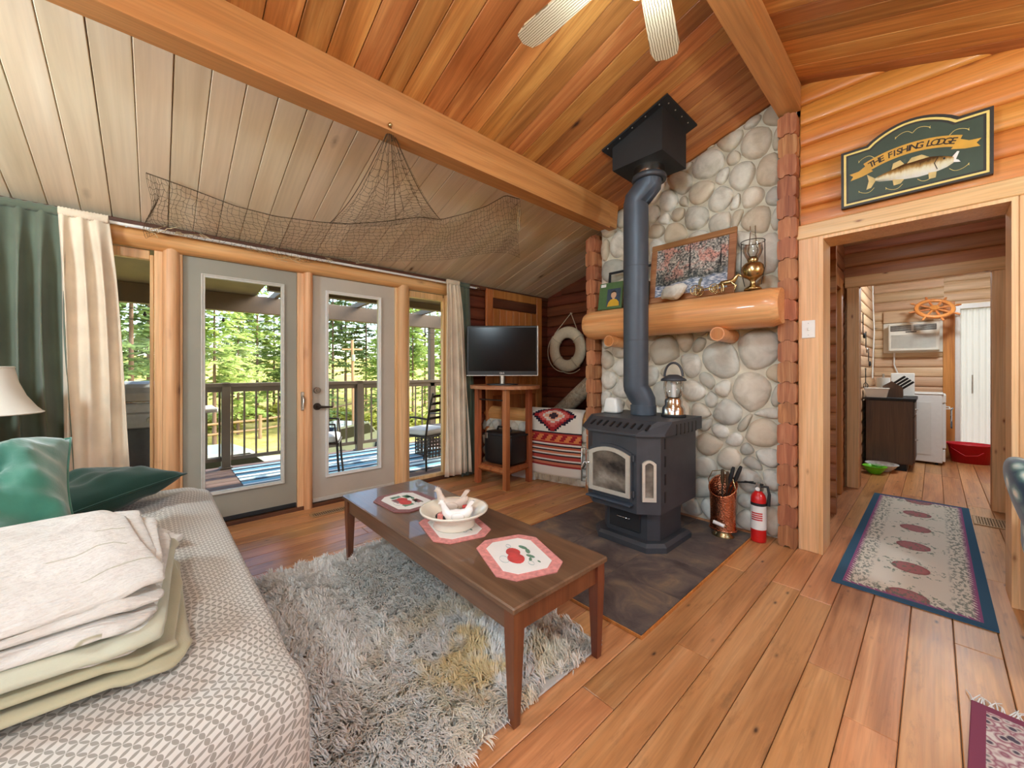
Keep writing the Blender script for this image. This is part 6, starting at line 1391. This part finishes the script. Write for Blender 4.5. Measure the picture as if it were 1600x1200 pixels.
for k in range(4): MB().cyl((.3, -.3 + k * .2, .79), (.335, -.3 + k * .2, .79), .03, .026, 16).build('knob', M['steel'], pn)
for s_ in (1, -1): MB().box(-.22, .24, s_ * .44 if s_ > 0 else -.78, .78 if s_ > 0 else -.44, .82, .86, .01).build('side_shelf', M['white_plastic'], gr)
for x in (-.2, .2):
    for y in (-.36, .36): MB().cyl((x, y - .02, .045), (x, y + .02, .045), .045, n=14).build('caster', M['matte_black'], gr)
# patio chairs and mesh side table
def patio_chair(lab, x, y, rz):
    o = thing('patio_chair', lab, 'chair', (x, y, -.012), rz, None); F_ = M['iron_dark']
    MB().box(-.23, .23, -.22, .24, .4, .42, .004).build('seat_frame', F_, o)
    v, f = superq((0, .01, .455), (.22, .22, .04), .4, .3, 24, 12); MB().add(v, f, True).build('cushion', M['white_cloth'], o)
    for sx in (-1, 1):
        MB().tube([(sx * .22, .22, .41), (sx * .225, .23, .2), (sx * .23, .25, 0)], .012, 8).build('leg', F_, o); MB().tube([(sx * .22, -.21, 0), (sx * .22, -.2, .41), (sx * .24, -.27, .72), (sx * .235, -.33, .95)], .012, 8).build('leg', F_, o)
        MB().tube([(sx * .23, -.25, .63), (sx * .27, -.05, .65), (sx * .27, .2, .63), (sx * .23, .22, .41)], .011, 8).build('armrest', F_, o)
    for k in range(4):
        z = .62 + k * .09; yb = -.24 - (z - .6) * .25
        q = MB(); q.grid(lambda u, v: (-.235 + .47 * u, yb - .05 * math.sin(PI * u), z + .012 * math.sin(PI * u) + .032 * v), 12, 1); sl2 = q.build('back_slat', F_, o); md = sl2.modifiers.new('t', 'SOLIDIFY'); md.thickness = .008
    return o
patio_chair('dark metal patio chair with cushion outside the narrow sidelight', -4.42, 2.55, PI / 2 + .3)
patio_chair('dark metal patio chair with cushion outside the beige door glass', -4.75, 1.35, -.4)
stb = thing('mesh_side_table', 'dark perforated metal side table on deck behind the patio chair', 'table', (-4.95, 3.0, -.02))
MB().box(-.2, .2, -.2, .2, .4, .42, .004).build('table_top', M['iron_dark'], stb)
for k in range(4):
    an = k * PI / 2; q = MB(); 
    for i in range(9): q.box(-.2 + i * .05 - .009, -.2 + i * .05 + .009, -.202, -.196, 0, .4)
    for j in range(8): q.box(-.2, .2, -.203, -.195, .02 + j * .05 - .008, .02 + j * .05 + .008)
    q.build('lattice_panel', M['iron_dark'], stb, None, (0, 0, an))
# ------------------------------------------------------------------ outside: ground, cars, fence, pole, trees
def gz(x, y): d_ = max(0, -x - 6); return -2.5 + max(0, d_ - 16) * .075 + .15 * nz(x * .12, y * .12) + max(0, y - 6) * .01
gm = MB(); gm.grid(lambda u, v: ((-6.4 - 110 * u ** 1.6), -70 + 160 * v, gz(-6.4 - 110 * u ** 1.6, -70 + 160 * v)), 50, 60, True, True)
t = NT('dry_grass'); co = t.coord(); M['grass'] = t.fin(t.ramp(t.noise(co, .35, 8, .7), [(.35, C(112, 122, 56)), (.5, C(168, 158, 82)), (.65, C(204, 186, 116))]), .95, 0, .1); t.bump(t.noise(co, 9, 6), .6, .1)
struct('ground', 'sunlit dry grass slope below the deck', 'ground', gm, M['grass'])
gm = MB().box(-6.3, 40, -40, 60, -3.2, -2.7); struct('yard_ground', 'level yard under and around the cabin', 'ground', gm, M['grass'])
def car(lab, x, y, rz, paint, nm):
    z = gz(x, y); o = thing(nm, lab, 'car', (x, y, z), rz)
    side = [(-2.1, .35), (2.15, .35), (2.2, .7), (2.0, .92), (1.15, 1.0), (.55, 1.52), (-1.5, 1.55), (-2.05, 1.05), (-2.15, .7)]
    b = MB(); b.prism(side, -.82, .82, 'y'); b.build('body', paint, o)
    win = [(1.0, 1.02), (.5, 1.45), (-1.42, 1.47), (-1.85, 1.06)]
    for s_ in (-.825, .825): MB().prism(win, s_ - .005, s_ + .005, 'y').build('side_window', M['screen'], o)
    MB().add([(1.17, -.7, 1.0), (1.17, .7, 1.0), (.58, .66, 1.5), (.58, -.66, 1.5)], [(0, 1, 2, 3)]).build('windscreen', M['screen'], o); MB().add([(-2.07, -.7, 1.06), (-2.07, .7, 1.06), (-1.53, .66, 1.54), (-1.53, -.66, 1.54)], [(3, 2, 1, 0)]).build('rear_window', M['screen'], o)
    for xx in (-1.35, 1.35):
        for yy in (-.8, .8): wh = MB().cyl((xx, yy - .11, .34), (xx, yy + .11, .34), .34, n=20).build('wheel', M['matte_black'], o); MB().cyl((xx, yy - .12, .34), (xx, yy + .12, .34), .2, n=14).build('hubcap', M['steel'], wh)
    for yy in (-.6, .6): MB().box(2.12, 2.2, yy - .17, yy + .17, .66, .8, .02).build('headlight', M['white'], o); MB().box(-2.16, -2.06, yy - .15, yy + .15, .75, .98, .02).build('tail_light', M['red_plastic'], o)
car('dark green grey car parked on the grass seen through beige door', -16.8, 5.8, 2.2, plain('car_green', C(84, 92, 84), .3, .4, coat=.5), 'dark_car')
car('pale silver car parked below the railing seen through grey door', -13.2, 1.2, 1.75, plain('car_silver', C(176, 184, 190), .3, .5, coat=.5), 'silver_car')
fe_ = thing('rail_fence', 'weathered wooden rail fence crossing the grass beyond the cars', 'fence', (0, 0, 0)); FP = [(-24, -4), (-23.5, 0), (-24, 4), (-26, 8), (-29, 12), (-33, 16)]
M['fence'] = plain('fence_wood', C(150, 122, 86), .9)
for (x, y) in FP: MB().cyl((x, y, gz(x, y) - .2), (x, y, gz(x, y) + 1.25), .09, n=8).build('post', M['fence'], fe_)
for a, b_ in zip(FP, FP[1:]):
    for h_ in (.5, 1.0): MB().cyl((*a, gz(*a) + h_), (*b_, gz(*b_) + h_), .06, n=6).build('rail', M['fence'], fe_)
up_ = thing('utility_pole', 'leaning wooden utility pole among trees seen through beige door', 'pole', (-21.6, 8.0, gz(-21.6, 8.0))); up_.rotation_euler = (0.03, .03, 0)
M['pole'] = plain('pole_wood', C(168, 128, 92), .9)
MB().cyl((0, 0, -.3), (0, 0, 5.35), .1, .075, 10).build('pole', M['pole'], up_); MB().box(-.04, .04, -.55, .55, 4.8, 4.88).build('crossarm', M['pole'], up_); MB().cyl((.14, .0, 4.2), (.14, 0, 4.55), .1, n=12).build('transformer', M['steel'], up_)
def conifer(seed, h, wide, dens, low):
    R = np.random.default_rng(seed); V = []; F = []
    nbr = int(h * 17 * dens)
    for b_ in range(nbr):
        s = (b_ + R.random()) / nbr; z = h * (low + (.98 - low) * s); L = wide * (1 - s) ** .75 * R.uniform(.65, 1.15) + .12; a = R.uniform(0, 2 * PI); dr_ = R.uniform(.05, .4)
        nk = max(5, int(L * 16))
        for k in range(nk):
            t_ = (k + R.random()) / nk; r = L * (.12 + .88 * t_); px_ = r * math.cos(a); py_ = r * math.sin(a); pz = z - dr_ * r * t_ + .12 * r
            aa = a + R.choice([-1, 1]) * R.uniform(.35, 1.2); ln = R.uniform(.2, .46) * (1.15 - .5 * t_); wv = ln * R.uniform(.2, .32); c, s_ = math.cos(aa), math.sin(aa); dz = R.uniform(-.16, .08)
            i = len(V); V += [(px_, py_, pz), (px_ + ln * .55 * c - wv * s_, py_ + ln * .55 * s_ + wv * c, pz + dz * .5 + .03), (px_ + ln * c, py_ + ln * s_, pz + dz), (px_ + ln * .55 * c + wv * s_, py_ + ln * .55 * s_ - wv * c, pz + dz * .5 - .03)]; F.append((i, i + 1, i + 2, i + 3))
    me = bpy.data.meshes.new('foliage'); me.from_pydata(V, [], F); me.update(); return me
def leafm(nm, a, b_, c):
    t = NT(nm); co = t.coord(); col_ = t.ramp(t.noise(co, 1.6, 5, .7), [(.3, C(a)), (.5, C(b_)), (.7, C(c))]); t.fin(col_, .7, 0, .2)
    tr = t.n('ShaderNodeBsdfTranslucent', {0: col_}); m_ = t.n('ShaderNodeMixShader', {0: .35}); t.t.links.new(t.p.outputs[0], m_.inputs[1]); t.t.links.new(tr.outputs[0], m_.inputs[2]); t.t.links.new(m_.outputs[0], t.out.inputs[0]); return t.mat
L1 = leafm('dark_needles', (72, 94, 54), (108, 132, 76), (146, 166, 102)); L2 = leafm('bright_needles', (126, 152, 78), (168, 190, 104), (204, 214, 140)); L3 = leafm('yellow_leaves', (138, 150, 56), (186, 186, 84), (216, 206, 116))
BK = plain('tree_bark', C(112, 88, 70), .95)
fols = [conifer(1, 10, 1.9, .9, .3), conifer(2, 11.5, 2.1, .75, .26), conifer(3, 8.5, 2.0, 1.1, .14)]
def tree(x, y, s, k, m, lab, grp):
    o = thing('conifer_tree', lab, 'tree', (x, y, gz(x, y) - .05), random.uniform(0, 6), grp); o.scale = (s, s, s * random.uniform(.9, 1.15))
    me = fols[k]
    key = (k, m.name)
    if key not in fcache: q = me.copy(); q.materials.append(m); fcache[key] = q
    f = link('foliage', fcache[key], None, o); f['kind'] = 'stuff'; h_ = (10, 11.5, 8.5)[k]; MB().cyl((0, 0, -.3), (0, 0, h_ * .97), .1, .015, 8).build('trunk', BK, o)
fcache = {}
def dirp(u, D): k = (u - 800) / 605; return D * (-.7371 + k * .6757), D * (.6757 + k * .7371)
rt_ = random.Random(21)
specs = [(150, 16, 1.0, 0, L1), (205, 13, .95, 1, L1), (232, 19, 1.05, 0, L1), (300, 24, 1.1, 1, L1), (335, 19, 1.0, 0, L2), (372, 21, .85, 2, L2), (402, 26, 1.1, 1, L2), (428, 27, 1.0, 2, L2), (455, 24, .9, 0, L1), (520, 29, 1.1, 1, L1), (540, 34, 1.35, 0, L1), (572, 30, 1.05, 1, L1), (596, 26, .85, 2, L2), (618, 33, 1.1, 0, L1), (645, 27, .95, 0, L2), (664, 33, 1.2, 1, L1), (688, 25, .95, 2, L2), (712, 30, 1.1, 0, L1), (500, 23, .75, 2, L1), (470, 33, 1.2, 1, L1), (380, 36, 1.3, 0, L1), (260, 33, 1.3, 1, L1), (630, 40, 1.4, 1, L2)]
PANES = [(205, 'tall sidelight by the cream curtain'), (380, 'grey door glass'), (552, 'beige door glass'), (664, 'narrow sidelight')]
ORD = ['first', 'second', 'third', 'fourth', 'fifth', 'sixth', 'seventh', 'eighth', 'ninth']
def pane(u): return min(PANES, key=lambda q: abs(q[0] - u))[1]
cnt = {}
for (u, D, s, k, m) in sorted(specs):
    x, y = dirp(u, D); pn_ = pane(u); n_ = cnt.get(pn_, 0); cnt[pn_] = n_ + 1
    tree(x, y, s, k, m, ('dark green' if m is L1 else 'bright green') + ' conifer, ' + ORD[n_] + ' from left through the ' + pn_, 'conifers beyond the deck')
def bush(x, y, s, lab):
    R = np.random.default_rng(int(abs(x * 7 + y * 13))); V = []; F = []
    for _ in range(1400):
        d_ = R.normal(size=3); d_ /= np.linalg.norm(d_); r = R.uniform(.55, 1) ; p = d_ * r; p[2] = abs(p[2]) * .8; a = R.uniform(0, 6.28); l = .09; i = len(V); q = Vector((math.cos(a), math.sin(a), R.uniform(-.6, .6))) * l; w2 = Vector((-math.sin(a), math.cos(a), R.uniform(-.5, .5))) * l * .6; P_ = Vector(p)
        V += [P_ - q, P_ - w2, P_ + q, P_ + w2]; F.append((i, i + 1, i + 2, i + 3))
    me = bpy.data.meshes.new('foliage'); me.from_pydata([tuple(v) for v in V], [], F); me.update()
    o = thing('shrub', lab, 'shrub', (x, y, gz(x, y) - .05), 0, 'shrubs along the fence'); o.scale = (s, s, s); f = link('foliage', me, L3, o); f['kind'] = 'stuff'; MB().cyl((0, 0, -.1), (0, 0, .6), .04, n=6).build('stem', BK, o)
cnt = {}
for (u, D, s) in ((345, 22, 1.1), (395, 25, 1.3), (440, 26, 1.4), (480, 27, 1.3), (532, 26, 1.2), (580, 24, 1.3), (612, 26, 1.6), (650, 24, 1.4)):
    pn_ = pane(u); n_ = cnt.get(pn_, 0); cnt[pn_] = n_ + 1; bush(*dirp(u, D), s, 'yellow green shrub, ' + ORD[n_] + ' from left through the ' + pn_)
